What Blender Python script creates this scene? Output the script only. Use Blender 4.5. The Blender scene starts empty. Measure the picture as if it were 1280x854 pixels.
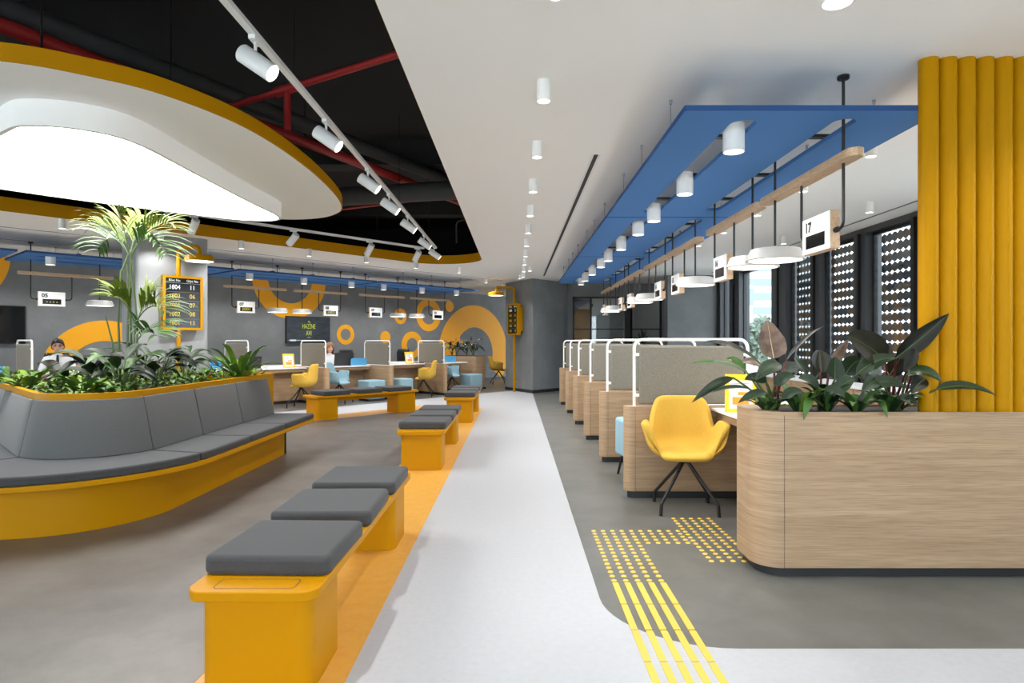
import bpy, bmesh, math, random
from mathutils import Vector, Matrix
random.seed(7)
PI = math.pi
R = math.radians
scene = bpy.context.scene
col = scene.collection

# ---------------------------------------------------------------- camera, world, exposure
F_PX, CX, CY, EYE = 790.0, 644.5, 427.0, 1.30          # focal length in pixels of the 1280x854 frame
cam_d = bpy.data.cameras.new('camera')
cam = bpy.data.objects.new('camera', cam_d)
col.objects.link(cam)
cam.location = (0, 0, EYE)
cam.rotation_euler = (PI / 2, 0, 0)
cam_d.sensor_width = 36.0
cam_d.lens = F_PX / 1280 * 36
cam_d.shift_x = -(CX - 640) / 1280
cam_d.clip_start = 0.05
scene.camera = cam

world = bpy.data.worlds.new('sky')
scene.world = world
world.use_nodes = True
bgn = world.node_tree.nodes['Background']
bgn.inputs[0].default_value = (0.87, 0.94, 1.0, 1)
bgn.inputs[1].default_value = 3.9

scene.view_settings.view_transform = 'Standard'
scene.view_settings.look = 'None'
scene.view_settings.gamma = 1
scene.view_settings.use_curve_mapping = False
scene.view_settings.exposure = 0.77
LAMP = 1.0            # scales every downlight
CLOUD = 8.0           # strength of the big luminous ceiling

# ---------------------------------------------------------------- helpers
def lin(c):
    return tuple((x / 255 / 12.92) if x / 255 <= .04045 else ((x / 255 + .055) / 1.055) ** 2.4 for x in c)

MATS = {}
def mat(name, c, rough=.5, metal=0, var=0, vscale=6, stretch=(1, 1, 1), bump=0, bscale=200, c2=None, spec=.5, emit=None, trans=0, detail=3, coat=0):
    if name in MATS: return MATS[name]
    m = bpy.data.materials.new(name); m.use_nodes = True
    nt = m.node_tree; b = nt.nodes['Principled BSDF']; L = nt.links
    c1 = lin(c)
    b.inputs['Base Color'].default_value = (*c1, 1)
    b.inputs['Roughness'].default_value = rough
    b.inputs['Metallic'].default_value = metal
    b.inputs['Specular IOR Level'].default_value = spec
    if coat: b.inputs['Coat Weight'].default_value = coat
    if trans: b.inputs['Transmission Weight'].default_value = trans
    if emit is not None:
        b.inputs['Emission Color'].default_value = (*c1, 1); b.inputs['Emission Strength'].default_value = emit
    if var or c2 or bump:
        tc = nt.nodes.new('ShaderNodeTexCoord'); mp = nt.nodes.new('ShaderNodeMapping')
        mp.inputs['Scale'].default_value = stretch
        L.new(tc.outputs['Object'], mp.inputs[0])
    if var or c2:
        nz = nt.nodes.new('ShaderNodeTexNoise'); nz.inputs['Scale'].default_value = vscale; nz.inputs['Detail'].default_value = detail
        nz.inputs['Roughness'].default_value = .65
        L.new(mp.outputs[0], nz.inputs['Vector'])
        rp = nt.nodes.new('ShaderNodeValToRGB')
        rp.color_ramp.elements[0].position = .32; rp.color_ramp.elements[1].position = .68
        a = lin(c2) if c2 else tuple(x * (1 - var) for x in c1)
        bb = c1 if c2 else tuple(min(1, x * (1 + var)) for x in c1)
        rp.color_ramp.elements[0].color = (*a, 1); rp.color_ramp.elements[1].color = (*bb, 1)
        L.new(nz.outputs['Fac'], rp.inputs[0]); L.new(rp.outputs[0], b.inputs['Base Color'])
    if bump:
        n2 = nt.nodes.new('ShaderNodeTexNoise'); n2.inputs['Scale'].default_value = bscale; n2.inputs['Detail'].default_value = 2
        L.new(mp.outputs[0], n2.inputs['Vector'])
        bp = nt.nodes.new('ShaderNodeBump'); bp.inputs['Strength'].default_value = bump; bp.inputs['Distance'].default_value = .002
        L.new(n2.outputs['Fac'], bp.inputs['Height']); L.new(bp.outputs[0], b.inputs['Normal'])
    MATS[name] = m
    return m

def wood_mat(name, c, c2, stretch):
    m = mat(name, c, rough=.45, c2=c2, vscale=1.0, stretch=stretch, detail=6)
    nt = m.node_tree; b = nt.nodes['Principled BSDF']
    mp = next(n for n in nt.nodes if n.type == 'MAPPING')
    rp = next(n for n in nt.nodes if n.type == 'VALTORGB')
    n3 = nt.nodes.new('ShaderNodeTexNoise'); n3.inputs['Scale'].default_value = 7; n3.inputs['Detail'].default_value = 3
    nt.links.new(mp.outputs[0], n3.inputs['Vector'])
    r3 = nt.nodes.new('ShaderNodeValToRGB'); r3.color_ramp.elements[0].position = .38; r3.color_ramp.elements[1].position = .55
    r3.color_ramp.elements[0].color = (.74, .72, .70, 1); r3.color_ramp.elements[1].color = (1, 1, 1, 1)
    nt.links.new(n3.outputs['Fac'], r3.inputs[0])
    mx = nt.nodes.new('ShaderNodeMix'); mx.data_type = 'RGBA'; mx.blend_type = 'MULTIPLY'; mx.inputs[0].default_value = .8
    nt.links.new(rp.outputs[0], mx.inputs[6]); nt.links.new(r3.outputs[0], mx.inputs[7]); nt.links.new(mx.outputs[2], b.inputs['Base Color'])
    return m

M = dict(
    yellow=mat('yellow_lacquer', (190, 132, 0), .45, spec=.12),
    pipe_yellow=mat('yellow_pipe_paint', (180, 127, 0), .4, spec=.08),
    floor_white=mat('white_vinyl', (181, 183, 187), .42, var=.04, vscale=30, detail=6),
    floor_grey=mat('grey_vinyl', (109, 109, 104), .42, c2=(91, 91, 87), vscale=2.2, detail=8),
    floor_dark=mat('taupe_vinyl', (121, 116, 111), .38, c2=(97, 92, 87), vscale=2.4, detail=8),
    floor_yellow=mat('yellow_vinyl', (222, 166, 74), .45, c2=(212, 153, 60), vscale=14, detail=6),
    wall_grey=mat('grey_plaster', (129, 131, 132), .75, c2=(112, 114, 115), vscale=1.4, detail=7),
    col_grey=mat('pale_grey_plaster', (146, 149, 150), .45, c2=(126, 129, 131), vscale=1.2, detail=7),
    mural=mat('mural_paint', (246, 170, 10), .65),
    ceil_white=mat('white_ceiling_paint', (249, 247, 243), .9),
    black=mat('black_soffit', (34, 34, 35), .9),
    black_metal=mat('black_metal', (18, 18, 19), .42),
    dark_frame=mat('anthracite_frame', (58, 60, 63), .45),
    kick=mat('black_plinth', (36, 36, 37), .5),
    white_metal=mat('white_metal', (238, 237, 234), .4),
    white_lac=mat('white_laminate', (240, 240, 240), .35),
    wood=wood_mat('pale_oak', (186, 157, 125), (160, 131, 100), (.7, .7, 24)),
    wood_bar=wood_mat('pale_oak_bar', (216, 184, 148), (192, 158, 122), (20, 2, 20)),
    blue=mat('blue_felt', (70, 122, 184), .95, var=.06, vscale=120, bump=.15),
    blue_dark=mat('blue_felt_edge', (40, 76, 128), .95),
    felt=mat('grey_felt', (137, 132, 120), .95, c2=(115, 110, 98), vscale=160, bump=.3, bscale=500),
    sofa=mat('light_grey_fabric', (100, 100, 99), .95, var=.07, vscale=120, bump=.25, bscale=600),
    cushion=mat('charcoal_fabric', (66, 66, 67), .95, var=.10, vscale=120, bump=.25, bscale=600),
    chair_y=mat('yellow_upholstery', (210, 168, 64), .9, var=.05, vscale=90, bump=.15, bscale=500),
    chair_b=mat('light_blue_upholstery', (140, 172, 184), .9, var=.05, vscale=90, bump=.15, bscale=500),
    desk_blue=mat('sky_blue_screen', (84, 166, 216), .6),
    lamp_glow=mat('lamp_glow', (255, 250, 240), .5, emit=6.0),
    pend_glow=mat('pendant_glow', (255, 251, 244), .5, emit=2.6),
    cloud_glow=mat('cloud_glow', (255, 253, 250), .5, emit=CLOUD),
    red=mat('red_pipe_paint', (150, 30, 30), .45),
    duct=mat('dark_duct', (62, 62, 62), .7),
    screen=mat('black_screen', (14, 14, 16), .12),
    chalk=mat('chalkboard_picture', (44, 52, 62), .3, c2=(20, 26, 34), vscale=3, stretch=(1, 1, 4)),
    amber=mat('amber_led', (176, 154, 40), .4, emit=.12),
    ledwhite=mat('white_led', (205, 210, 212), .4, emit=.2),
    lime=mat('lime_lettering', (180, 190, 50), .4, emit=.2),
    ink=mat('black_ink', (20, 20, 20), .5),
    paper=mat('paper_white', (240, 240, 236), .6),
    poster=mat('yellow_poster', (250, 200, 20), .45),
    orange=mat('orange_print', (240, 150, 30), .5),
    greyink=mat('grey_print', (175, 180, 182), .5),
    laptop=mat('dark_laptop', (44, 45, 48), .4),
    soil=mat('dark_soil', (38, 30, 24), .95, var=.4, vscale=30, bump=.6, bscale=60),
    tactile=mat('tactile_yellow', (222, 188, 74), .5),
    shade=mat('lamp_shade_white', (176, 174, 169), .5),
    wire=mat('steel_wire', (150, 150, 150), .4, metal=.6),
    skin=mat('skin', (224, 172, 148), .55),
    hair_dark=mat('dark_hair', (34, 26, 22), .5),
    hair_brown=mat('light_brown_hair', (150, 104, 66), .5),
    shirt=mat('white_shirt', (238, 240, 243), .8),
    trouser=mat('dark_trousers', (40, 42, 50), .9),
    tie=mat('dark_tie', (30, 34, 44), .7),
    lip=mat('lips', (184, 106, 98), .5),
    eye=mat('eye_dark', (30, 24, 22), .3),
)
def leaf_mat(name, c, c2, rough=.35):
    return mat(name, c, rough, c2=c2, vscale=7, spec=.28)
M.update(
    leaf_dark=leaf_mat('dark_green_leaf', (40, 60, 34), (18, 34, 18), .42),
    leaf_black=leaf_mat('blackish_leaf', (40, 40, 30), (20, 22, 16), .38),
    leaf_mid=leaf_mat('mid_green_leaf', (82, 118, 52), (52, 84, 38), .38),
    leaf_light=leaf_mat('light_green_leaf', (116, 144, 48), (80, 112, 34), .42),
    leaf_palm=leaf_mat('palm_leaf', (112, 124, 44), (66, 88, 28), .5),
    leaf_bronze=leaf_mat('bronze_leaf', (126, 104, 90), (72, 56, 46), .35),
    stem_red=mat('red_stem', (92, 26, 32), .4),
    stem_green=mat('green_stem', (74, 92, 46), .5),
    rib=mat('leaf_rib', (190, 170, 130), .5),
)
def glass_mat():
    m = bpy.data.materials.new('window_glass'); m.use_nodes = True
    nt = m.node_tree; nt.nodes.clear()
    o = nt.nodes.new('ShaderNodeOutputMaterial'); t = nt.nodes.new('ShaderNodeBsdfTransparent'); g = nt.nodes.new('ShaderNodeBsdfGlossy')
    g.inputs['Roughness'].default_value = .02
    x = nt.nodes.new('ShaderNodeMixShader'); x.inputs[0].default_value = .10
    t.inputs[0].default_value = (.93, .96, .97, 1)
    nt.links.new(t.outputs[0], x.inputs[1]); nt.links.new(g.outputs[0], x.inputs[2]); nt.links.new(x.outputs[0], o.inputs[0])
    return m
M['glass'] = glass_mat()
for nm_, sw in (('cushion', .12), ('sofa', .12)):
    b_ = M[nm_].node_tree.nodes['Principled BSDF']; b_.inputs['Sheen Weight'].default_value = sw; b_.inputs['Sheen Roughness'].default_value = .35

def tag(o, label=None, cat=None, group=None, kind=None):
    if label: o['label'] = label
    if cat: o['category'] = cat
    if group: o['group'] = group
    if kind: o['kind'] = kind
    return o
def empty(name, loc=(0, 0, 0), rz=0, label=None, cat=None, group=None):
    o = bpy.data.objects.new(name, None); col.objects.link(o)
    o.empty_display_size = .1
    o.location = loc; o.rotation_euler = (0, 0, rz)
    return tag(o, label, cat, group)
def link(name, me, m=None, parent=None):
    o = bpy.data.objects.new(name, me); col.objects.link(o)
    if m is not None and not me.materials: me.materials.append(M[m] if isinstance(m, str) else m)
    if parent is not None: o.parent = parent
    return o
def finish(me, smooth, angle=38):
    me.update()
    if smooth:
        me.polygons.foreach_set('use_smooth', [True] * len(me.polygons))
        if angle: me.set_sharp_from_angle(angle=R(angle))
def fixn(me):
    bm = bmesh.new(); bm.from_mesh(me); bmesh.ops.recalc_face_normals(bm, faces=bm.faces); bm.to_mesh(me); bm.free()
def mk(name, vf, m=None, parent=None, smooth=True, angle=38, bevel=0, seg=2, subs=0, fix=True):
    me = bpy.data.meshes.new(name); me.from_pydata([tuple(v) for v in vf[0]], [], vf[1])
    if fix: fixn(me)
    finish(me, smooth, angle)
    o = link(name, me, m, parent)
    if bevel:
        b = o.modifiers.new('bevel', 'BEVEL'); b.width = bevel; b.segments = seg; b.limit_method = 'ANGLE'; b.angle_limit = R(40); b.harden_normals = False
    if subs:
        s = o.modifiers.new('subdivision', 'SUBSURF'); s.levels = subs; s.render_levels = subs
    return o
def join(*vfs):
    V, Fc = [], []
    for v, f in vfs:
        n = len(V); V += [tuple(x) for x in v]; Fc += [[i + n for i in q] for q in f]
    return V, Fc
def xf(vf, mtx): return [mtx @ Vector(v) for v in vf[0]], vf[1]
def move(vf, d): return [(v[0] + d[0], v[1] + d[1], v[2] + d[2]) for v in vf[0]], vf[1]
def box(x0, x1, y0, y1, z0, z1):
    return [(x0, y0, z0), (x1, y0, z0), (x1, y1, z0), (x0, y1, z0), (x0, y0, z1), (x1, y0, z1), (x1, y1, z1), (x0, y1, z1)], \
           [[0, 3, 2, 1], [4, 5, 6, 7], [0, 1, 5, 4], [1, 2, 6, 5], [2, 3, 7, 6], [3, 0, 4, 7]]
def prism(pts, z0, z1):
    n = len(pts)
    V = [(p[0], p[1], z0) for p in pts] + [(p[0], p[1], z1) for p in pts]
    return V, [list(range(n))[::-1], list(range(n, 2 * n))] + [[i, (i + 1) % n, n + (i + 1) % n, n + i] for i in range(n)]
def rrect(x0, y0, x1, y1, r, s=6):
    r4 = r if isinstance(r, (tuple, list)) else (r,) * 4      # radius at (x0,y0) (x1,y0) (x1,y1) (x0,y1)
    out = []
    for (cx, cy, a, q) in ((x0, y0, 180, 0), (x1, y0, 270, 1), (x1, y1, 0, 2), (x0, y1, 90, 3)):
        rr = r4[q]
        if rr <= 0: out.append((cx, cy)); continue
        ox = cx + (rr if cx == x0 else -rr); oy = cy + (rr if cy == y0 else -rr)
        for i in range(s + 1):
            t = R(a + 90 * i / s); out.append((ox + rr * math.cos(t), oy + rr * math.sin(t)))
    return out
def circ(cx, cy, r, n=32): return [(cx + r * math.cos(2 * PI * i / n), cy + r * math.sin(2 * PI * i / n)) for i in range(n)]
def fillet(pts, r, s=6, closed=True):
    out = []; n = len(pts); rs = r if isinstance(r, (list, tuple)) else [r] * n
    for i in range(n):
        p = Vector(pts[i]); rr = rs[i]
        if (not closed and i in (0, n - 1)) or rr <= 0: out.append(tuple(p)); continue
        a = Vector(pts[i - 1]) - p; b = Vector(pts[(i + 1) % n]) - p
        a_n, b_n = a.normalized(), b.normalized()
        ang = a_n.angle(b_n)
        t = min(rr / math.tan(ang / 2), a.length * .49, b.length * .49); r2 = t * math.tan(ang / 2)
        c = p + (a_n + b_n).normalized() * (r2 / math.sin(ang / 2))
        v0 = p + a_n * t - c; v1 = p + b_n * t - c
        tot = v0.angle(v1)
        for k in range(s + 1):
            f = k / s
            out.append(tuple(c + (v0 * math.sin((1 - f) * tot) + v1 * math.sin(f * tot)) / math.sin(tot)))
    return out
def tube(pts, r, seg=10, cap=True):
    P = [Vector(p) for p in pts]; n = len(P); rs = r if isinstance(r, (list, tuple)) else [r] * n
    V, Fc = [], []; t0 = (P[1] - P[0]).normalized()
    nrm = t0.orthogonal().normalized()
    for i in range(n):
        t = (P[min(i + 1, n - 1)] - P[max(i - 1, 0)]).normalized()
        nrm = (nrm - t * nrm.dot(t)).normalized(); bn = t.cross(nrm)
        for k in range(seg):
            a = 2 * PI * k / seg; V.append(P[i] + (nrm * math.cos(a) + bn * math.sin(a)) * rs[i])
    for i in range(n - 1):
        for k in range(seg): Fc.append([i * seg + k, i * seg + (k + 1) % seg, (i + 1) * seg + (k + 1) % seg, (i + 1) * seg + k])
    if cap: Fc += [list(range(seg))[::-1], list(range((n - 1) * seg, n * seg))]
    return V, Fc
def lathe(prof, n=28, capped=True):
    V, Fc = [], []
    for r, z in prof:
        for k in range(n): a = 2 * PI * k / n; V.append((r * math.cos(a), r * math.sin(a), z))
    for i in range(len(prof) - 1):
        for k in range(n): Fc.append([i * n + k, i * n + (k + 1) % n, (i + 1) * n + (k + 1) % n, (i + 1) * n + k])
    if capped: Fc += [list(range(n))[::-1], list(range((len(prof) - 1) * n, len(prof) * n))]
    return V, Fc
def flat(name, outlines, thick, m, parent=None, loc=(0, 0, 0), rot=None):
    """a flat slab (outer outline first, holes after) in local XY, thickness upwards from z=0"""
    cu = bpy.data.curves.new(name, 'CURVE'); cu.dimensions = '2D'; cu.fill_mode = 'BOTH'; cu.extrude = thick / 2
    for o in outlines:
        s = cu.splines.new('POLY'); s.points.add(len(o) - 1); s.use_cyclic_u = True
        for p, q in zip(s.points, o): p.co = (q[0], q[1], 0, 1)
    tmp = bpy.data.objects.new('tmp', cu); col.objects.link(tmp)
    bpy.context.view_layer.update()
    me = bpy.data.meshes.new_from_object(tmp.evaluated_get(bpy.context.evaluated_depsgraph_get()))
    bpy.data.objects.remove(tmp); bpy.data.curves.remove(cu)
    me.name = name; me.materials.clear()
    bm = bmesh.new(); bm.from_mesh(me); bmesh.ops.remove_doubles(bm, verts=bm.verts, dist=1e-5)
    bmesh.ops.translate(bm, verts=bm.verts, vec=(0, 0, thick / 2)); bmesh.ops.recalc_face_normals(bm, faces=bm.faces); bm.to_mesh(me); bm.free()
    finish(me, True, 30)
    o = link(name, me, m, parent); o.location = loc
    if rot is not None: o.rotation_euler = rot
    return o
TXT = {}
def text(name, body, size, m, parent, mtx, align='CENTER', ext=.0012, sx=1.0, bold=0):
    key = (body, size, m, align, sx, bold)
    if key not in TXT:
        cu = bpy.data.curves.new(name, 'FONT'); cu.body = body; cu.size = size; cu.align_x = align; cu.align_y = 'CENTER'; cu.extrude = ext; cu.offset = bold; cu.resolution_u = 3
        tmp = bpy.data.objects.new('tmp', cu); col.objects.link(tmp); bpy.context.view_layer.update()
        me = bpy.data.meshes.new_from_object(tmp.evaluated_get(bpy.context.evaluated_depsgraph_get()))
        bpy.data.objects.remove(tmp); bpy.data.curves.remove(cu)
        me.materials.clear(); me.name = name
        me.transform(Matrix.Scale(sx, 4, (1, 0, 0)))
        me.materials.append(M[m]); TXT[key] = me
    o = link(name, TXT[key], None, parent)
    o.matrix_local = mtx
    return o
def facing(loc, nrm):
    """matrix for text at loc whose face looks along the horizontal direction nrm"""
    n = Vector((nrm[0], nrm[1], 0)).normalized(); z = Vector((0, 0, 1)); x = z.cross(n)
    m = Matrix((x, z, n)).transposed().to_4x4(); m.translation = Vector(loc)
    return m
def shrink(pts, d):
    out = []; n = len(pts); area = sum(pts[i][0] * pts[(i + 1) % n][1] - pts[(i + 1) % n][0] * pts[i][1] for i in range(n)); sg = 1 if area > 0 else -1
    for i in range(n):
        t = (Vector(pts[(i + 1) % n]) - Vector(pts[i - 1])).normalized(); out.append((pts[i][0] - t.y * d * sg, pts[i][1] + t.x * d * sg))
    return out
def copy_tree(o, parent=None):
    c = o.copy(); col.objects.link(c)
    if parent is not None:
        c.parent = parent
    for ch in o.children: copy_tree(ch, c)
    return c
def at(px, py, Y): return Vector(((px - CX) * Y / F_PX, Y, EYE + (CY - py) * Y / F_PX))
ORD = ['nearest', 'second', 'third', 'fourth', 'fifth', 'sixth', 'seventh', 'eighth', 'ninth', 'tenth', 'eleventh', 'twelfth', 'thirteenth', 'fourteenth', 'fifteenth']
U = Vector((.661, .751)); N = Vector((-.751, .661)); F4 = Vector((-1.675, 15.3))
def L(s, off, z=0): p = F4 + U * s + N * off; return Vector((p.x, p.y, z))
ROT = math.atan2(.661, -.751)                     # local +x -> N (staff side), local +y -> -U
CEIL = 2.88

def spot(parent, z, power, size=1.9, rad=.035, loc=None, rot=None, blend=.6, colr=(1, .985, .968)):
    d = bpy.data.lights.new('lamp_light', 'SPOT'); d.energy = power * LAMP; d.spot_size = size; d.spot_blend = blend; d.shadow_soft_size = rad; d.color = colr
    o = bpy.data.objects.new('lamp_light', d); col.objects.link(o); o.parent = parent
    o.location = loc or (0, 0, z)
    if rot is not None: o.rotation_euler = rot
    return o

# ---------------------------------------------------------------- room shell
def struct(o): o['kind'] = 'structure'; return o
floor = struct(mk('floor', box(-12.0, 7.0, -3.3, 26.0, -.2, 0), 'floor_grey', smooth=False))
# ring outlines shared by ceiling void and floor inlays: right edge along Y, left edge along (.64,.768)
DL = Vector((-.64, -.768)); NL = Vector((-.768, .64))
def ring_outline(d, y_near=-3.0, r=.81, left=13.0):
    """outline of the void, grown outwards by d"""
    x = -.65 + d
    tip_y = 14.33 + d * (1 + .768) / .64
    tip = Vector((x, tip_y)); far = tip + DL * left
    return fillet([(x, y_near), tuple(tip), tuple(far), (far.x, y_near)], [0, max(.05, r + d), 0, 0], 14)
# white vinyl: strip right of the benches, rounding out to the right in front of the camera
w2 = ring_outline(1.075, y_near=-3.19, r=-.9)
corner = fillet([(.425, 9.0), (.425, 2.67), (4.8, 2.67)], [0, .52, 0], 12, closed=False)
big = [(4.8, -3.19)] + corner[::-1][:-1] + [p for p in w2 if p[1] > 8.0 or p[0] < -4]
tag(flat('white_path', [big], .002, 'floor_white', floor), 'white vinyl walkway set into the grey floor')
tag(flat('yellow_strip', [ring_outline(0, -3.19)], .0032, 'floor_yellow', floor), 'yellow vinyl border strip under the benches')
tag(flat('taupe_floor', [ring_outline(-.57, -3.19)], .0044, 'floor_dark', floor), 'taupe vinyl floor inside the yellow border')

ceiling = struct(flat('ceiling', [[(-12, -3.3), (4.86, -3.3), (4.86, 26), (-12, 26)], ring_outline(0, -2.8)], .06, 'ceil_white', None, (0, 0, CEIL)))
# yellow fascia standing around the void
ro = ring_outline(0.0, -2.8); ri = ring_outline(.03, -2.83)
struct(flat('trim_1', [ri, ro], .11, 'yellow', None, (0, 0, CEIL + .061)))
fas = flat('void_lining', [ring_outline(.002, -2.8), ring_outline(-.002, -2.796)], .175, 'yellow', ceiling, (0, 0, .001))
pb = [box(-12, 1.6, -3.2, 15.6, 4.05, 4.15), box(-12, -11.9, -3.2, 15.6, 2.95, 4.1), box(1.5, 1.6, -3.2, 15.6, 2.95, 4.1), box(-12, 1.6, -3.2, -3.1, 2.95, 4.1), box(-12, 1.6, 15.5, 15.6, 2.95, 4.1)]
upper = struct(mk('ceiling_soffit', pb[0], 'black', smooth=False))
for q in pb[1:]: mk('soffit_side', q, 'black', upper, smooth=False)
for k, (yy, h) in enumerate([(4.2, .28), (8.6, .34), (12.2, .3)]):
    mk('soffit_beam', box(-11.8, 1.4, yy, yy + .35, 4.05 - h, 4.05), 'black', upper, smooth=False)

def wall_seg(name, a, b, z0, z1, t, m, side=1):
    a, b = Vector(a), Vector(b); d = (b - a).normalized(); n = Vector((-d.y, d.x)) * t * side
    return struct(mk(name, prism([a, b, b + n, a + n], z0, z1), m, smooth=False))
WO = 3.5
def W2(s, off=WO): p = L(s, off); return (p.x, p.y)
wall_mural = wall_seg('wall_mural', W2(-10.6), W2(10.5), 0, CEIL, .2, 'wall_grey', 1)
mk('baseboard', prism([W2(-10.6, 3.485), W2(10.5, 3.485), W2(10.5, 3.5), W2(-10.6, 3.5)], 0, .08), 'kick', wall_mural, smooth=False)
wle = struct(mk('wall_left_fill_glazing', box(-11.6, -11.4, -3.3, 12, 0, .1), 'dark_frame', smooth=False))  # unseen glazed side, added to throw daylight across the ceiling
mk('wall_end', box(-11.6, -11.4, 7.0, 12, .1, CEIL), 'wall_grey', wle, smooth=False)
for k in range(8): mk('mullion', box(-11.6, -11.44, -3.3 + k * 1.47, -3.18 + k * 1.47, .1, CEIL), 'dark_frame', wle, smooth=False)
mk('pane', box(-11.53, -11.52, -3.3, 7, .1, CEIL), 'glass', wle, smooth=False)
wre = struct(mk('wall_rear_fill_glazing', box(-12, 7, -3.3, -3.2, 0, .1), 'dark_frame', smooth=False))  # glazing behind the camera, added as soft daylight fill for the hall
mk('head_beam', box(-12, 7, -3.3, -3.2, 2.8, 4.1), 'ceil_white', wre, smooth=False)
for k in range(11): mk('mullion', box(-11.5 + k * 1.63, -11.38 + k * 1.63, -3.3, -3.16, .1, 2.8), 'dark_frame', wre, smooth=False)
mk('pane', box(-11.5, 4.85, -3.26, -3.25, .1, 2.8), 'glass', wre, smooth=False)
struct(mk('wall_far', box(-1, 5.05, 25.5, 25.7, 0, CEIL), 'wall_grey', smooth=False))  # unseen closing wall, added to stop light leaking in
pil = [(.43, 15.8), (-.27, 17.1), (.2, 20.0), (1.6, 20.0), (1.4, 17.1), (1.26, 16.8)]
pillar = struct(mk('wall_pillar', prism(pil[::-1], 0, CEIL), 'wall_grey', smooth=False))
pb2 = [(.43, 15.785), (-.285, 17.1), (.2, 20.05), (1.65, 20.05), (1.42, 17.1), (1.27, 16.79)]
mk('baseboard', prism(pb2[::-1], 0, .08), 'kick', pillar, smooth=False)
# mural: yellow rings and arches painted on the wall
def mural(s, z, ro_, ri_, a0=0, a1=360):
    n = 48; full = a1 - a0 >= 360
    o = [(ro_ * math.cos(R(a0 + (a1 - a0) * i / n)), ro_ * math.sin(R(a0 + (a1 - a0) * i / n))) for i in range(n if full else n + 1)]
    if ri_:
        i_ = [(ri_ * math.cos(R(a0 + (a1 - a0) * i / n)), ri_ * math.sin(R(a0 + (a1 - a0) * i / n))) for i in range(n if full else n + 1)]
    ol = [o] if not ri_ else ([o, i_] if full else [o + i_[::-1]])
    p = flat('painted_ring' if ri_ else 'painted_dot', ol, .003, 'mural', wall_mural)
    c = L(s, WO - .003)
    p.matrix_local = facing((c.x, c.y, z), (-N.x, -N.y))
for a in [(-2.12, 2.87, 1.0, .6, 180, 360), (-.505, 1.49, .275, .155), (.825, 1.42, .18, 0), (1.37, 2.045, .23, .115), (2.46, 2.115, .5, .29), (3.33, 2.415, .175, 0), (1.81, 1.2, .4, .205),
          (4.45, .9, 1.6, .87, -33, 213), (-6.2, .6, 1.13, .71, -30, 210), (-8.75, 2.87, 1.0, .6, 180, 360)]: mural(*a)

# column with the ticket board
colm = [(-5.47, 9.1), (-4.75, 9.78), (-5.36, 10.42), (-6.08, 9.74)]
struct(mk('wall_column', prism(fillet(colm, .06, 6), 0, CEIL), 'col_grey', smooth=True))

# slots in the ceiling
def slot(name, a, b, wd, parent=ceiling):
    a, b = Vector(a), Vector(b); d = (b - a).normalized(); n = Vector((-d.y, d.x)) * wd / 2
    fr = mk('slot_frame', prism([a - n * 2.2, b - n * 2.2, b + n * 2.2, a + n * 2.2], -.004, .001), 'white_metal', parent, smooth=False)
    mk('slot_gap', prism([a - n, b - n, b + n, a + n], -.0055, -.003), 'ink', parent, smooth=False)
slot('slot', (.68, 5.33), (.68, 15.2), .035)
slot('slot', (4.5, 5.0), (4.5, 14.5), .03)
p0, p1 = L(-9.5, -.35), L(1.6, -.35); slot('slot', (p0.x, p0.y), (p1.x, p1.y), .03)
p0, p1 = L(-9.5, .95), L(1.6, .95); slot('slot', (p0.x, p0.y), (p1.x, p1.y), .03)

# ---------------------------------------------------------------- window wall on the right
WX = 4.85
mull = [2.2, 3.7, 5.2, 6.55, 7.62, 8.86, 10.19, 11.6, 13.95, 15.0]     # centres of the mullions along Y
wright = struct(mk('wall_right', box(WX, WX + .25, -3.3, 2.0, 0, CEIL), 'wall_grey', smooth=False))
mk('parapet', box(WX, WX + .2, 2.0, 15.2, 0, .42), 'dark_frame', wright, smooth=False)
mk('head_beam', box(WX, WX + .2, 2.0, 15.2, 2.80, CEIL), 'dark_frame', wright, smooth=False)
mk('sill', box(WX - .06, WX + .2, 2.0, 15.2, .42, .46), 'dark_frame', wright, smooth=False, bevel=.006)
widths = {7.62: .19, 8.86: .3, 10.19: .3, 11.6: .62, 13.95: .62}
edges = []
for y in mull:
    wd = widths.get(y, .22)
    mk('mullion', box(WX - .03, WX + .2, y - wd / 2, y + wd / 2, .46, 2.80), 'dark_frame', wright, smooth=False)
    mk('mullion_fin', box(WX - .07, WX - .03, y - .03, y + .03, .46, 2.80), 'black_metal', wright, smooth=False)
    edges.append((y - wd / 2, y + wd / 2))
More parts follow.
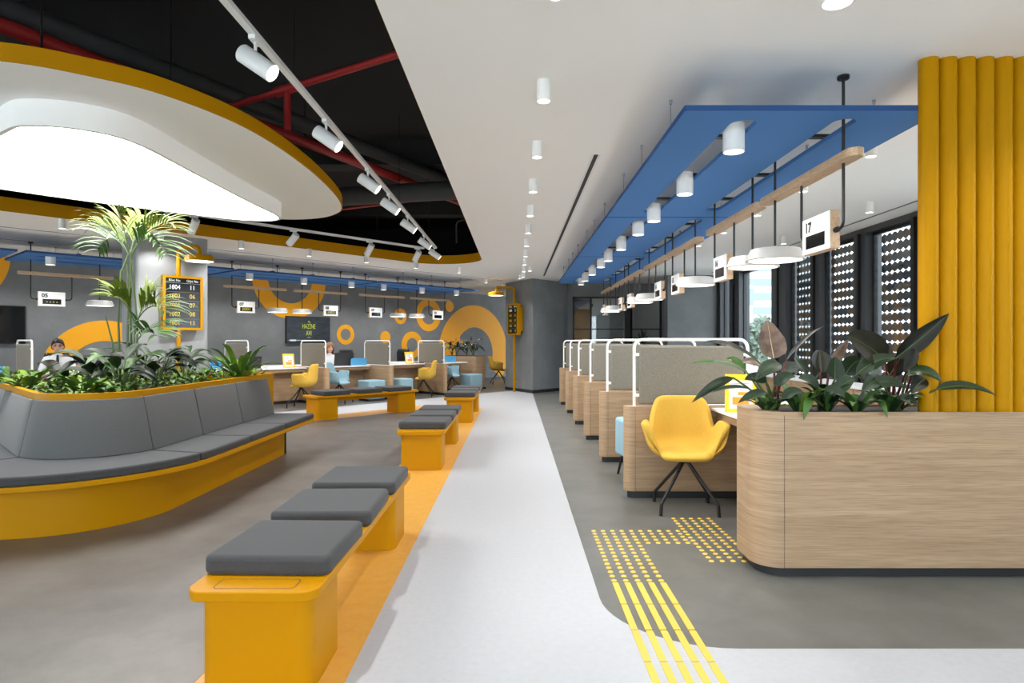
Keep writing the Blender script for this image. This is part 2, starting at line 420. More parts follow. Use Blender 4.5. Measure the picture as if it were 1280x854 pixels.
# perforated rosette screens behind four of the panes
ROS = {}
def disc_vf(r, t):
    return lathe([(r, -t / 2), (r, t / 2)], 10)
scr_a = mat('screen_brown', (104, 84, 66), .5); scr_b = mat('screen_grey', (70, 72, 76), .5)
dme = {}
for nm, mm in (('a', scr_a), ('b', scr_b)):
    me = bpy.data.meshes.new('disc'); v = disc_vf(.068, .012)
    me.from_pydata([(z, x, y) for x, y, z in v[0]], [], v[1]); fixn(me); me.materials.append(mm); dme[nm] = me
for i in range(len(edges) - 1):
    y0, y1 = edges[i][1], edges[i + 1][0]
    wn = empty(f'window_{i + 1}', (WX + .1, y0, .46)); wn['kind'] = 'structure'
    mk('pane', box(-.004, .004, 0, y1 - y0, 0, 2.34), 'glass', wn, smooth=False)
    mk('frame', join(box(-.03, .03, 0, .03, 0, 2.34), box(-.03, .03, y1 - y0 - .03, y1 - y0, 0, 2.34), box(-.03, .03, .03, y1 - y0 - .03, 0, .04), box(-.03, .03, .03, y1 - y0 - .03, 2.30, 2.34)), 'black_metal', wn, smooth=False)
    if i in (3, 4, 5, 6):
        # rows of touching discs: what is left open between four discs reads as a small star
        ny = max(1, int((y1 - y0 - .06) / .118)); oy = ((y1 - y0) - (ny - 1) * .118) / 2
        rods = [box(.048, .054, oy + k * .118 - .003, oy + k * .118 + .003, .04, 2.3) for k in range(ny)]
        mk('screen_rods', join(*rods), 'black_metal', wn, smooth=False)['kind'] = 'stuff'
        rest = []
        for r_ in range(17):
            for k in range(ny):
                hsh = random.random()
                zz = .1 + r_ * .133; yy = oy + k * .118
                if i == 4:
                    o = bpy.data.objects.new('screen_disc', dme['a' if hsh < .55 else 'b']); col.objects.link(o); o.parent = wn; o.location = (.05, yy, zz); o.scale = (1, .93, .98)
                else: rest.append((yy, zz, hsh))
        for nm, mm, lo, hi in (('a', scr_a, 0, .55), ('b', scr_b, .55, 1.1)):
            vs = []
            for yy, zz, h in rest:
                if lo <= h < hi:
                    v = disc_vf(.068, .012); vs.append(([(.05 + z, yy + x * .93, zz + y * .98) for x, y, z in v[0]], v[1]))
            if vs: mk('screen_discs', join(*vs), mm, wn, smooth=False)['kind'] = 'stuff'
# grey wall closing the window wall and the glazed office front beyond
gw = struct(mk('wall_return', box(3.62, WX + .2, 15.05, 15.3, 0, CEIL), 'wall_grey', smooth=False))
gf = struct(empty('wall_glazed', (1.4, 17.2, 0)))
X0 = 1.4
def gb(n, x0, x1, z0, z1, d=.03, m='black_metal'): return mk(n, box(x0 - X0, x1 - X0, -d, d, z0, z1), m, gf, smooth=False)
mk('plaster', box(1.2 - X0, 1.55 - X0, .0, .2, 0, CEIL), 'wall_grey', gf, smooth=False)
mk('plaster', box(1.55 - X0, 3.95 - X0, .0, .2, 2.52, CEIL), 'wall_grey', gf, smooth=False)
mk('plaster', box(3.95 - X0, 5.0 - X0, .0, .2, 0, CEIL), 'wall_grey', gf, smooth=False)
for x in (1.55, 2.02, 2.96, 3.12, 3.92): gb('post', x, x + (.05 if x not in (2.96,) else .2), 0, 2.52)
gb('rail', 1.55, 3.97, 2.47, 2.52); gb('rail', 1.55, 3.97, 1.62, 1.65, .02); gb('rail', 1.55, 3.97, 0, .06)
for x0, x1 in ((1.6, 2.02), (2.07, 2.96), (3.17, 3.92)): gb('pane', x0, x1, .06, 2.47, .004, 'glass')
gb('door_hinge', 2.075, 2.10, 2.25, 2.32, .05)
struct(mk('wall_office', box(1.3, 5.05, 20.2, 20.4, 0, CEIL), mat('office_wall', (196, 192, 184), .8), smooth=False))
struct(mk('wall_office_side', box(4.95, 5.05, 15.3, 20.2, 0, CEIL), 'wall_grey', smooth=False))
# outside the windows
st = struct(mk('ground_street', box(-60, 60, -60, 70, -.45, -.25), mat('pale_bounce_street', (232, 232, 231), .8), smooth=False))  # street set high and whitened to bounce daylight up to the ceiling
def building(name, x0, x1, y0, y1, h, body, band, step, label):
    b = empty(name, ((x0 + x1) / 2, (y0 + y1) / 2, -.25), 0, label, 'building')
    hx, hy = (x1 - x0) / 2, (y1 - y0) / 2
    mk('block', box(-hx, hx, -hy, hy, 0, h), body, b, smooth=False)
    z = 1.5
    while z < h - .6:
        mk('window_band', box(-hx - .05, hx + .05, -hy - .05, hy + .05, z, z + step * .45), band, b, smooth=False); z += step
    return b
bw = mat('far_white_wall', (186, 190, 193), .8); bg = mat('far_grey_glass', (98, 110, 118), .4); bc = mat('far_concrete', (158, 166, 168), .8); bp_ = mat('far_window', (116, 128, 134), .4)
building('tower_block', 15.5, 17.2, 50, 54, 26, bw, bg, 1.3, 'white tower block with grey window bands beyond the narrow window')
building('office_block', 14.75, 20, 40, 47, 30, bc, bp_, .9, 'pale concrete office block standing outside the wide clear window')
building('low_house', 12.15, 12.75, 34, 36, 4.6, bw, bp_, 2.0, 'low white house in the street outside the window')

# ---------------------------------------------------------------- luminous ceiling cloud
def smooth_closed(pts, n=6):
    out = []; k = len(pts)
    for i in range(k):
        p0, p1, p2, p3 = (Vector(pts[(i + j - 1) % k]) for j in range(4))
        for q in range(n):
            t = q / n
            out.append(tuple(.5 * ((2 * p1) + (-p0 + p2) * t + (2 * p0 - 5 * p1 + 4 * p2 - p3) * t * t + (-p0 + 3 * p1 - 3 * p2 + p3) * t ** 3)))
    return out
slab_o = smooth_closed([(-2.85, 3.5), (-2.52, 3.68), (-2.21, 3.99), (-1.96, 4.61), (-1.87, 5.54), (-1.90, 6.55), (-2.0, 7.25), (-2.17, 7.65), (-2.5, 7.95), (-3.0, 8.0), (-3.8, 7.55), (-4.9, 6.55), (-5.7, 5.7), (-5.85, 5.1), (-5.3, 4.45), (-4.3, 3.7), (-3.5, 3.38)])
box_o = smooth_closed([(-3.39, 4.16), (-3.13, 4.03), (-2.82, 4.11), (-2.63, 4.4), (-2.62, 5.18), (-2.62, 6.25), (-2.60, 6.9), (-2.66, 7.15), (-2.85, 7.25), (-3.25, 7.12), (-4.09, 6.37), (-4.66, 5.75), (-4.85, 5.45), (-4.75, 5.15), (-4.1, 4.7)])
cl = empty('cloud_ceiling', (-3.4, 5.6, 2.68), 0, 'big rounded white ceiling raft with yellow edge and glowing panel above the sofa', 'ceiling light')
sh = lambda p: [(x + 3.4, y - 5.6) for x, y in p]
flat('slab', [sh(slab_o)], .10, 'ceil_white', cl, (0, 0, .17))
flat('yellow_edge', [sh(shrink(slab_o, -.012)), sh(slab_o)], .104, 'yellow', cl, (0, 0, .171))
flat('light_box', [sh(box_o), sh(shrink(box_o, .03))], .17, 'ceil_white', cl, (0, 0, 0))
flat('diffuser', [sh(shrink(box_o, .031))], .01, 'cloud_glow', cl, (0, 0, .012))
for x, y in ((-2.4, 4.4), (-2.3, 6.9), (-4.9, 5.2), (-3.0, 4.0), (-3.6, 7.2)):
    mk('hanger', tube([(x + 3.4, y - 5.6, .27), (x + 3.4, y - 5.6, 1.36)], .008, 6), 'black_metal', cl)

# ---------------------------------------------------------------- sprinkler pipes and ducts in the black void
def pipe(name, pts, r, m, label, cat='pipe', extra=None):
    o = mk(name, tube(pts, r, 12), m); tag(o, label, cat); return o
pipe('sprinkler_pipe', [(-6.5, -2.2, 3.4), (-2.5, 6.08, 3.4), (-.3, 10.6, 3.4)], .055, 'red', 'thick red sprinkler pipe running across the black ceiling void')
bp2 = empty('branch_pipe', (-.3, 4.5, 3.42), 0, 'thin red branch pipe crossing above the track spotlights', 'pipe')
mk('pipe_run', tube([(-.4, .06, 0), (-2.6, 1.4, 0)], .028, 10), 'red', bp2)
mk('drop', tube([(-1.62, .81, -.02), (-1.62, .81, -.35)], .03, 10), 'red', bp2)
mk('fitting', tube([(-1.5, .735, 0), (-1.74, .885, 0)], .042, 10), 'red', bp2)
pipe('branch_pipe', [(-3.4, 10.35, 3.4), (-.4, 8.85, 3.4)], .02, 'red', 'thin red branch pipe near the far end of the black void')
pipe('branch_pipe', [(-7.5, 4.6, 3.5), (-6.2, 3.9, 3.5), (-3.0, 3.0, 3.5)], .04, 'red', 'dark red pipe above the left end of the ceiling raft')
pipe('air_duct', [(-6.9, -1.7, 3.62), (-2.35, 6.6, 3.62), (.1, 11.0, 3.62)], .08, 'duct', 'dark grey pipe lying beside the thick red pipe', 'duct')
pipe('air_duct', [(-3.6, 8.6, 3.2), (.6, 7.6, 3.2)], .12, 'duct', 'dark round air duct crossing the far black void', 'duct')
pipe('cable_conduit', fillet([(-1.05, 11.2, 3.05), (-1.05, 11.2, 3.45), (-.2, 11.2, 3.45)], .1, 5, closed=False), .015, 'duct', 'thin dark conduit bent down at the far corner of the void', 'conduit')

# ---------------------------------------------------------------- lamps
def cyl_mesh(name, r, h):
    return lathe([(r * .86, -h + .012), (r * .9, -h), (r, -h), (r, 0)], 24)
def downlight(loc, r, h, label, group, power, size=2.5, light=True):
    t = empty('downlight', loc, 0, label, 'downlight', group)
    key = ('cyl', r, h)
    if key not in ROS:
        a = mk('housing', cyl_mesh('housing', r, h), 'white_metal', t); b = mk('lens', lathe([(r * .85, -h + .010), (r * .85, -h + .014)], 20), 'lamp_glow', t)
        ROS[key] = (a.data, b.data)
    else:
        link('housing', ROS[key][0], None, t); link('lens', ROS[key][1], None, t)
    if light: spot(t, -h - .01, power, size, r * .8)
    return t
PW = 20
for i in range(13):
    y = 2.66 + (i - 2) * 1.17 - .0
    lab = f'{ORD[i - 2]} white cylinder downlight in the ceiling row above the white path' if i >= 2 else f'white cylinder downlight in the path row behind the camera, {"rear" if i == 0 else "front"} one'
    downlight((.17, y, CEIL), .042, .125, lab, 'downlights above the white path', PW * (.3 if i < 3 else .65 if i < 6 else 1.2))
for i in range(7):
    downlight((2.8, 2.64 + i * 1.17, CEIL), .042, .125, f'{ORD[i]} white cylinder downlight in the ceiling row above the right clerks', 'downlights above the right desks', PW)
for i in range(4):
    downlight((4.0, 4.84 + i * 2.3, CEIL), .042, .125, f'{ORD[i]} white cylinder downlight in the ceiling row beside the windows', 'downlights beside the windows', PW)
for i in range(2):
    downlight((1.36, 1.5 + i * 1.17 - .0, CEIL), .065, .15, f'{"rear" if i == 0 else "front"} white cylinder downlight on bare ceiling before the blue panels', 'downlights before the blue panels', PW)
for i in range(9):
    p = Vector((-4.30, 9.91)) + U * 1.17 * (i - 4)
    downlight((p.x, p.y, CEIL), .042, .125, f'{ORD[i]} white cylinder downlight from the left in the row above the left walkway', 'downlights above the left walkway', PW * 1.15)
for i in range(8):
    p = L(-8.2 + i * 1.5, 2.35)
    downlight((p.x, p.y, CEIL), .042, .10, f'{ORD[i]} small downlight from the left in the row above the left clerks', 'downlights above the left clerks', PW * 2)
for i, (x, y) in enumerate(((-.75, 16.0), (.1, 14.9), (-.35, 17.6), (.3, 13.3))):
    downlight((x, y, CEIL), .042, .10, ['small downlight beside the far yellow lamp, left of the pillar', 'small downlight in front of the grey pillar', 'small downlight beyond the grey pillar corner', 'small downlight just left of the path row, before the pillar'][i], 'downlights near the pillar', PW)

def track_spot(parent_dir, loc, aim, label, group, power):
    """adaptor on the track, stem and swivelling head"""
    t = empty('track_spotlight', loc, 0, label, 'spotlight', group)
    d = Vector(aim).normalized(); c = Vector((0, 0, -.125))
    q = Vector((0, 0, -1)).rotation_difference(d).to_matrix().to_4x4()
    mk('adaptor', box(-.018, .018, -.05, .05, -.022, 0) if parent_dir == 'y' else xf(box(-.018, .018, -.05, .05, -.022, 0), Matrix.Rotation(R(-40), 4, 'Z')), 'white_metal', t, smooth=False)
    mk('stem', tube([(0, 0, -.02), (0, 0, -.09)], .009, 8), 'white_metal', t)
    hd = mk('head', xf(lathe([(.044, -.115), (.05, -.115), (.05, .085), (.045, .092)], 20), Matrix.Translation(c) @ q), 'white_metal', t)
    mk('lens', xf(lathe([(.043, -.118), (.043, -.112)], 18), Matrix.Translation(c) @ q), 'lamp_glow', t)
    spot(t, 0, power, 1.15, .03, loc=tuple(c + d * .125), rot=Vector((0, 0, -1)).rotation_difference(d).to_euler())
TZ = 2.93
t1 = mk('light_track', box(-.019, .019, -5.5, 5.5, 0, .034), 'white_metal', smooth=False, bevel=.004); t1.location = (-1.4, 5.6, TZ)
tag(t1, 'white lighting track running straight along the black void toward the far wall', 'light track')
for y in (-.5, 1.0, 4.0, 7.6, 10.2): mk('suspension', tube([(0, y - 5.6, .03), (0, y - 5.6, 1.1)], .004, 6), 'black_metal', t1)
for i, y in enumerate((3.4, 4.67, 5.99, 7.0, 8.2, 9.66, 10.85)):
    track_spot('y', (-1.4, y, TZ), (.8, -.05 + .05 * i, -.55), f'{ORD[i]} white spotlight on the straight lighting track', 'spotlights on the straight track', 75)
track_spot('y', (-1.4, 2.2, TZ), (.30, .22, -.9), 'white spotlight on the straight track just above the frame', 'spotlights on the straight track', 95)
q0 = Vector((-1.62, 11.15)); q1 = q0 - Vector((.655, .755)) * 8.6
dd = (q1 - q0).normalized()
t2 = mk('light_track', xf(box(-.019, .019, 0, 8.6, 0, .034), Matrix.Rotation(math.atan2(-dd.x, dd.y), 4, 'Z')), 'white_metal', smooth=False); t2.location = (q0.x, q0.y, TZ)
tag(t2, 'white lighting track following the left edge of the black void', 'light track')
for k in (1, 4, 7): mk('suspension', tube([(dd.x * k, dd.y * k, .03), (dd.x * k, dd.y * k, 1.1)], .004, 6), 'black_metal', t2)
for i, k in enumerate((.15, 1.15, 2.5, 3.9, 6.6)):
    track_spot('u', (q0.x + dd.x * k, q0.y + dd.y * k, TZ), ((-.45, .5, -.7), (-.5, .4, -.7), (-.65, .35, -.6), (-.5, .4, -.65), (-.4, .45, -.75))[i], f'{["right-most", "second", "third", "fourth", "fifth"][i]} white spotlight from the right on the left-hand lighting track', 'spotlights on the left-hand track', 85)

# ---------------------------------------------------------------- blue acoustic panels
PZ = 2.60
def panel(ln, name='acoustic_panel'):
    """local: x 0..1.45, y 0..ln, underside at z=0"""
    t = empty(name)
    sl = [rrect(.325, .15, .485, ln - .22, .08, 8), rrect(.925, .13, 1.06, ln - .32, .067, 8)]
    flat('board', [rrect(0, 0, 1.45, ln - .02, .01, 2)] + sl, .03, 'blue', t)
    flat('board_edge', [rrect(-.002, -.002, 1.452, ln - .018, .01, 2), rrect(0, 0, 1.45, ln - .02, .01, 2)], .031, 'blue_dark', t)
    for y in [v for v in (.55, 1.5, 2.35) if v < ln - .3]:
        mk('cross_bar', box(.03, 1.42, y, y + .05, .031, .05), 'black_metal', t, smooth=False)
        for x in (.06, 1.39):
            mk('hanger_wire', tube([(x, y + .025, .05), (x, y + .025, CEIL - PZ)], .0025, 5), 'wire', t)
            mk('wire_cap', lathe([(.008, CEIL - PZ - .03), (.012, CEIL - PZ)], 8), 'wire', t).location = (x, y + .025, 0)
    return t
def panel_lights(origin, rot, ln, n, side, start):
    for i in range(n):
        v = Matrix.Rotation(rot, 4, 'Z') @ Vector((.405, .38 + i * 1.14, 0))
        downlight((origin[0] + v.x, origin[1] + v.y, 2.652), .0655, .172, f'{ORD[start + i]} white cylinder lamp in the {side} blue ceiling panels{"" if side == "right" else ", from the right"}', f'cylinder lamps in the {side} blue panels', PW * 1.0)
pr = panel(3.06); n0 = 0
for i in range(4):
    ln = 3.06 if i < 3 else 1.45
    o = pr if i == 0 else (copy_tree(pr) if i < 3 else panel(1.45))
    o.location = (.955, 3.56 + i * 3.07, PZ)
    tag(o, f'{ORD[i]} blue felt ceiling panel above the right-hand desks, counted from the yellow pipes', 'ceiling panel', 'blue panels above the right desks')
    k = 3 if i < 3 else 1
    panel_lights(o.location, 0, ln, k, 'right', n0); n0 += k
n0 = 0
for i, s in enumerate((1.14, -2.0, -5.14, -8.28)):
    o = copy_tree(pr); p = L(s, .045, PZ); o.location = p; o.rotation_euler = (0, 0, ROT)
    tag(o, f'{["right-most", "second", "third", "left-most"][i]} blue felt ceiling panel along the mural wall{"" if i in (0, 3) else " from the right"}', 'ceiling panel', 'blue panels along the mural wall')
    panel_lights(p, ROT, 3.06, 3, 'left', n0); n0 += 3

# ---------------------------------------------------------------- hanging oak bars with number sign and lamp
def pendant(number, display, sign_near, ln, dispmat='amber'):
    """local: bar along +y from 0 to ln at x=0; z=0 is the ceiling"""
    t = empty('hanging_sign_lamp')
    zb = 2.36 - CEIL
    mk('bar', prism(rrect(-.05, 0, .05, ln, .05, 8), zb, zb + .05), 'wood_bar', t, bevel=.004)
    flip = (lambda y: y) if sign_near else (lambda y: ln - y)
    yl = flip(ln - .2); ys0, ys1 = flip(.17), flip(.72)
    sa, sb = sorted((flip(.26), flip(.62)))                 # sign box extent
    for y in (ys0, yl):
        mk('ceiling_cap', lathe([(.03, -.022), (.034, -.018), (.034, 0)], 16), 'black_metal', t).location = (0, y, 0)
    mk('rod', tube([(0, yl, -.01), (0, yl, 1.99 - CEIL)], .0095, 8), 'black_metal', t)
    zs = 1.98 - CEIL
    for y, top in ((ys0, -.01), (ys1, zb)):
        e = sa if abs(y - sa) < abs(y - sb) else sb
        mk('rod', tube(fillet([(0, y, top), (0, y, zs), (0, e, zs)], .045, 5, closed=False), .0095, 8), 'black_metal', t)
        mk('knob', xf(lathe([(.018, -.012), (.018, .012)], 12), Matrix.Translation((0, e + (-.013 if e == sa else .013), zs)) @ Matrix.Rotation(PI / 2, 4, 'X')), 'black_metal', t)
    z0, z1 = 1.87 - CEIL, 2.10 - CEIL
    sg = mk('sign', box(-.032, .026, sa, sb, z0, z1), 'wood_bar', t, smooth=False)
    mk('face', box(-.040, -.032, sa, sb, z0, z1), 'white_metal', sg, smooth=False, bevel=.002)
    yc = (sa + sb) / 2
    mk('display', box(-.0425, -.039, yc - .125, yc + .125, z0 + .032, z0 + .115), 'screen', sg, smooth=False)
    text('number', number, .085, 'ink', sg, facing((-.0408, sb - .085, z1 - .063), (-1, 0, 0)), bold=.0035)
    if display: text('digits', display, .082, dispmat, sg, facing((-.0432, yc, z0 + .073), (-1, 0, 0)), sx=1.15 if len(display) < 6 else .9, bold=.001)
    zl = 1.905 - CEIL
    sh_ = mk('lamp_shade', lathe([(.192, zl + .004), (.2, zl), (.209, zl + .006), (.178, zl + .085), (.165, zl + .09), (.01, zl + .092)], 36), 'shade', t); sh_.location = (0, yl, 0)
    mk('diffuser', lathe([(.19, zl + .0035), (.19, zl + .006)], 32), 'pend_glow', sh_)
    return t
def place_pendant(num, disp, near, ln, loc, rz, label, group):
    t = pendant(num, disp, near, ln); t.location = loc; t.rotation_euler = (0, 0, rz); tag(t, label, 'hanging sign', group)
for i, (num, near) in enumerate((('17', 1), ('16', 0), ('15', 0), ('14', 1), ('13', 0), ('12', 1), ('11', 0))):
    y0 = 3.56 + (i // 2) * 3.07 + (.03 if i % 2 == 0 else 1.44)
    place_pendant(num, '', near, 1.36, (1.95, y0, CEIL), 0, f'{ORD[i]} oak bar with white number sign and round lamp over the right desks', 'hanging number signs over the right desks')
for iq, (num, s1, near, disp) in enumerate((('10', 1.06, 1, ''), ('09', -.45, 0, ''), ('08', -2.1, 1, '1802'), ('07', -3.58, 0, '2001'), ('06', -5.24, 1, '1803'), ('05', -6.78, 0, '- - - -'))):
    p = L(s1, 1.04, CEIL)
    place_pendant(num, disp, near, 1.32, p, ROT, f'oak bar with white sign and lamp along the mural wall, {["right-most","second from the right","third from the right","third from the left","second from the left","left-most"][iq]}', 'hanging number signs along the mural wall')

# ---------------------------------------------------------------- desks, partitions, chairs
def partition():
    """local: x 0 (customer side) .. 1.5 (clerk side), y thickness, z up"""
    t = empty('desk_partition')
    mk('plinth', prism(rrect(.03, -.05, 1.48, .05, (.05, 0, 0, .05), 8), 0, .06), 'kick', t)
    mk('wood_end', prism(rrect(0, -.07, .085, .07, (.07, 0, 0, .07), 10), .06, .76), 'wood', t)
    mk('wood_panel', prism(rrect(.087, -.07, 1.5, .07, 0), .06, .76), 'wood', t, smooth=False, bevel=.0015, seg=1)
    mk('tube_frame', tube(fillet([(.09, 0, .755), (.09, 0, 1.315), (1.04, 0, 1.315), (1.04, 0, .755)], .07, 7, closed=False), .0135, 10), 'white_metal', t)
    mk('felt_screen', box(.125, 1.005, -.022, .022, .775, 1.262), 'felt', t, bevel=.016, seg=3)
    for x in (.09, 1.04):
        for z in (.85, 1.19):
            mk('clamp', box(min(x, x + (.05 if x < .5 else -.05)), max(x, x + (.05 if x < .5 else -.05)), -.016, .016, z - .013, z + .013), 'white_metal', t, smooth=False, bevel=.004)
    return t
part = partition(); PITCH = 1.55
for i in range(6):
    o = part if i == 0 else copy_tree(part)
    o.location = (.905, 5.30 + i * PITCH, 0)
    tag(o, f'{ORD[i]} oak partition with white tube frame and grey felt screen in the right row', 'partition', 'partitions of the right-hand desks')
SP = 1.62
for k in (4, 3, 2, 1, 0, -1, -2):
    o = copy_tree(part); p = L((k - 4) * SP, 0); o.location = p; o.rotation_euler = (0, 0, ROT)
    lab = {4: 'oak partition with felt screen next to the flower planter, right end of mural wall desks', 3: 'oak partition with felt screen between the blue and the far yellow armchair', 2: 'oak partition with felt screen under the chalkboard television', 1: 'oak partition with felt screen just right of the pale column', 0: 'oak partition with felt screen hidden behind the pale column', -1: 'oak partition with felt screen beside the man in the white shirt', -2: 'oak partition with felt screen at the left end of the mural wall desks'}[k]
    tag(o, lab, 'partition', 'partitions of the mural wall desks')
def desk(ln):
    t = empty('service_desk')
    mk('desk_top', prism(rrect(.715, 0, 1.52, ln, .0), .73, .752), 'white_lac', t, smooth=False, bevel=.003)
    mk('modesty_panel', box(1.0, 1.03, .005, ln - .005, .06, .73), 'wood', t, smooth=False)
    mk('kick_strip', box(1.02, 1.05, .005, ln - .005, 0, .06), 'kick', t, smooth=False)
    mk('back_ledge', box(1.42, 1.5, .005, ln - .005, .752, .79), 'white_lac', t, smooth=False, bevel=.003)
    mk('apron', box(.76, .78, .005, ln - .005, .66, .73), 'wood', t, smooth=False)
    return t
d0 = desk(1.295); d0.location = (.905, 3.93, 0)
tag(d0, 'white topped desk beside the big oak planter', 'desk', 'right-hand desks')
dd0 = desk(PITCH - .142)
for i in range(5):
    o = dd0 if i == 0 else copy_tree(dd0)
    o.location = (.905, 5.371 + i * PITCH, 0)
    tag(o, f'white topped desk behind the {ORD[i]} partition of the right row', 'desk', 'right-hand desks')
dl0 = desk(SP - .142)
for j, k in enumerate((4, 3, 2, 1, 0, -1)):
    o = dl0 if j == 0 else copy_tree(dl0)
    p = L((k - 4) * SP - .071, 0); o.location = p; o.rotation_euler = (0, 0, ROT)
    tag(o, {4: 'white topped desk with the far yellow armchair before it', 3: 'white topped desk with the light blue armchair before it', 2: 'white topped desk under the chalkboard television with yellow armchair', 1: 'white topped desk behind the ticket column', 0: 'white topped desk of the man in the white shirt', -1: 'white topped desk at the left end of the mural wall'}[k], 'desk', 'mural wall desks')
de = desk(1.35); p = L(1.35 + .071, 0); de.location = p; de.rotation_euler = (0, 0, ROT)
tag(de, 'white topped end desk beside the flowering oak planter', 'desk', 'mural wall desks')

# armchair: one upholstered shell with backrest, seat and wing arms on a black spider base
def shell_vf(W=.25, D=.24):
    na, nt = 72, 16; V = [(0, 0, .0)]; Fc = []
    def hgt(a):                      # a in degrees, 90 = back
        d = abs((a - 90 + 180) % 360 - 180)
        if d < 40: return .385 * (1 - (d / 40) ** 8 * .10)
        if d < 56: f = (d - 40) / 16; f = f * f * (3 - 2 * f); return .346 * (1 - f) + .12 * f
        if d < 72: f = (d - 56) / 16; return .12 + .09 * math.sin(f * PI / 2)
        if d < 102: return .21
        if d < 122: f = (d - 102) / 20; f = f * f * (3 - 2 * f); return .21 * (1 - f) + .035 * f
        return .035
    rf = .10
    for k in range(na):
        a = 360 * k / na; ca, sa = math.cos(R(a)), math.sin(R(a))
        e = 3.2; rad = (abs(ca / W) ** e + abs(sa / D) ** e) ** (-1 / e)
        d = abs((a - 90 + 180) % 360 - 180)
        h = hgt(a); back = max(0, 1 - d / 60); arm = max(0, 1 - abs(d - 90) / 40)
        lean = .12 * back + .34 * arm
        flat_ = rad - rf; arc = rf * PI / 2 * .9; wall = max(0, h - rf * .6); tot = flat_ + arc + wall
        if h < .09: arc = rf * .55; wall = 0; tot = flat_ + arc
        for i in range(1, nt + 1):
            s = tot * (i / nt)
            if s <= flat_: r, z = s, -.018 * math.sin(PI * s / max(flat_, .01) * .5) * 0
            elif s <= flat_ + arc:
                if h < .09: u = (s - flat_) / arc; r, z = flat_ + arc * u, -.035 * u * u
                else: u = (s - flat_) / rf; r, z = flat_ + rf * math.sin(u), rf * (1 - math.cos(u))
            else:
                u0 = arc / rf; r0, z0 = flat_ + rf * math.sin(u0), rf * (1 - math.cos(u0)); w_ = s - flat_ - arc; r, z = r0 + w_ * lean, z0 + w_ * (1 - lean * lean * .5)
            V.append((r * ca, r * sa, z))
    for k in range(na):
        k2 = (k + 1) % na
        Fc.append([0, 1 + k * nt, 1 + k2 * nt])
        for i in range(nt - 1): Fc.append([1 + k * nt + i, 1 + k * nt + i + 1, 1 + k2 * nt + i + 1, 1 + k2 * nt + i])
    return V, Fc
SHELL = {}
def armchair(m, loc, rz, label, group):
    t = empty('armchair', loc, rz, label, 'armchair', group)
    if 'shell' not in SHELL:
        o = mk('seat_shell', shell_vf(), None, t, angle=0); SHELL['shell'] = o.data
        o.data.materials.append(None)
        SHELL['hub'] = mk('hub', lathe([(.03, .36), (.034, .40), (.07, .415), (.09, .425)], 16), 'black_metal', t).data
        lg = tube(fillet([(.02, .0, .375), (.292, 0, .085), (.30, 0, .0)], .02, 4, closed=False), [.013] * 7, 8)
        SHELL['leg'] = mk('leg', lg, 'black_metal', t).data
        for c in list(t.children):
            if c.name.startswith('leg') or c.name.startswith('hub') or c.name.startswith('seat_shell'): bpy.data.objects.remove(c)
    o = link('seat_shell', SHELL['shell'], None, t); o.location = (0, 0, .455)
    o.material_slots[0].link = 'OBJECT'; o.material_slots[0].material = M[m]
    s = o.modifiers.new('thickness', 'SOLIDIFY'); s.thickness = .05; s.offset = -1 if False else 1
    s2 = o.modifiers.new('subdivision', 'SUBSURF'); s2.levels = 1; s2.render_levels = 1
    link('hub', SHELL['hub'], None, t)
    for k in range(4):
        l = link('leg', SHELL['leg'], None, t); l.rotation_euler = (0, 0, R(45 + 90 * k))
    return t
armchair('chair_y', (1.315, 4.90, 0), R(-6), 'yellow upholstered armchair on black spider legs at the nearest right desk', 'armchairs')
armchair('chair_y', (-4.22, 12.45, 0), R(-90), 'yellow armchair on black legs before the desk under the television', 'armchairs')
armchair('chair_b', (-3.72, 13.35, 0), R(82), 'light blue armchair on black legs beside the seated woman', 'armchairs')
armchair('chair_y', (-2.18, 14.95, 0), R(-88), 'yellow armchair on black legs beside the last felt screen of the mural wall', 'armchairs')
armchair('chair_b', (-1.62, 16.1, 0), R(75), 'light blue armchair half hidden behind the last mural wall partition', 'armchairs')
armchair('chair_y', (-.52, 19.4, 0), R(100), 'distant yellow armchair peeking out behind the grey pillar', 'armchairs')
armchair('chair_b', (-5.55, 11.15, 0), R(120), 'light blue armchair behind the ferns near the pale column', 'armchairs')
def pouf(loc, rz, sz, label, legs=False, group='light blue ottomans'):
    t = empty('ottoman', loc, rz, label, 'ottoman', group)
    h = sz / 2; z0 = .045 if not legs else .2
    mk('cushion_block', prism(rrect(-h, -h, h, h, .06, 6), z0, .45 if not legs else .56), 'chair_b', t, bevel=.03, seg=4)
    if legs:
        for a in (-1, 1):
            for b in (-1, 1): mk('leg', tube([(a * h * .7, b * h * .7, .22), (a * h * .86, b * h * .86, 0)], .012, 8), 'black_metal', t)
    else: mk('base', prism(rrect(-h * .9, -h * .9, h * .9, h * .9, .05, 4), 0, .045), 'kick', t)
pouf((1.235, 6.05, 0), R(10), .46, 'light blue upholstered seat on black legs peeking out behind the nearest partition', True, 'light blue seats')
pouf((-1.16, 16.6, 0), ROT, .44, 'light blue cube ottoman beside the flowering planter')
pouf((-3.18, 13.95, 0), ROT, .46, 'light blue cube ottoman behind the slanted yellow bench')
pouf((-2.62, 14.55, 0), ROT, .40, 'light blue cube ottoman tucked behind the oak partition by the far yellow armchair')

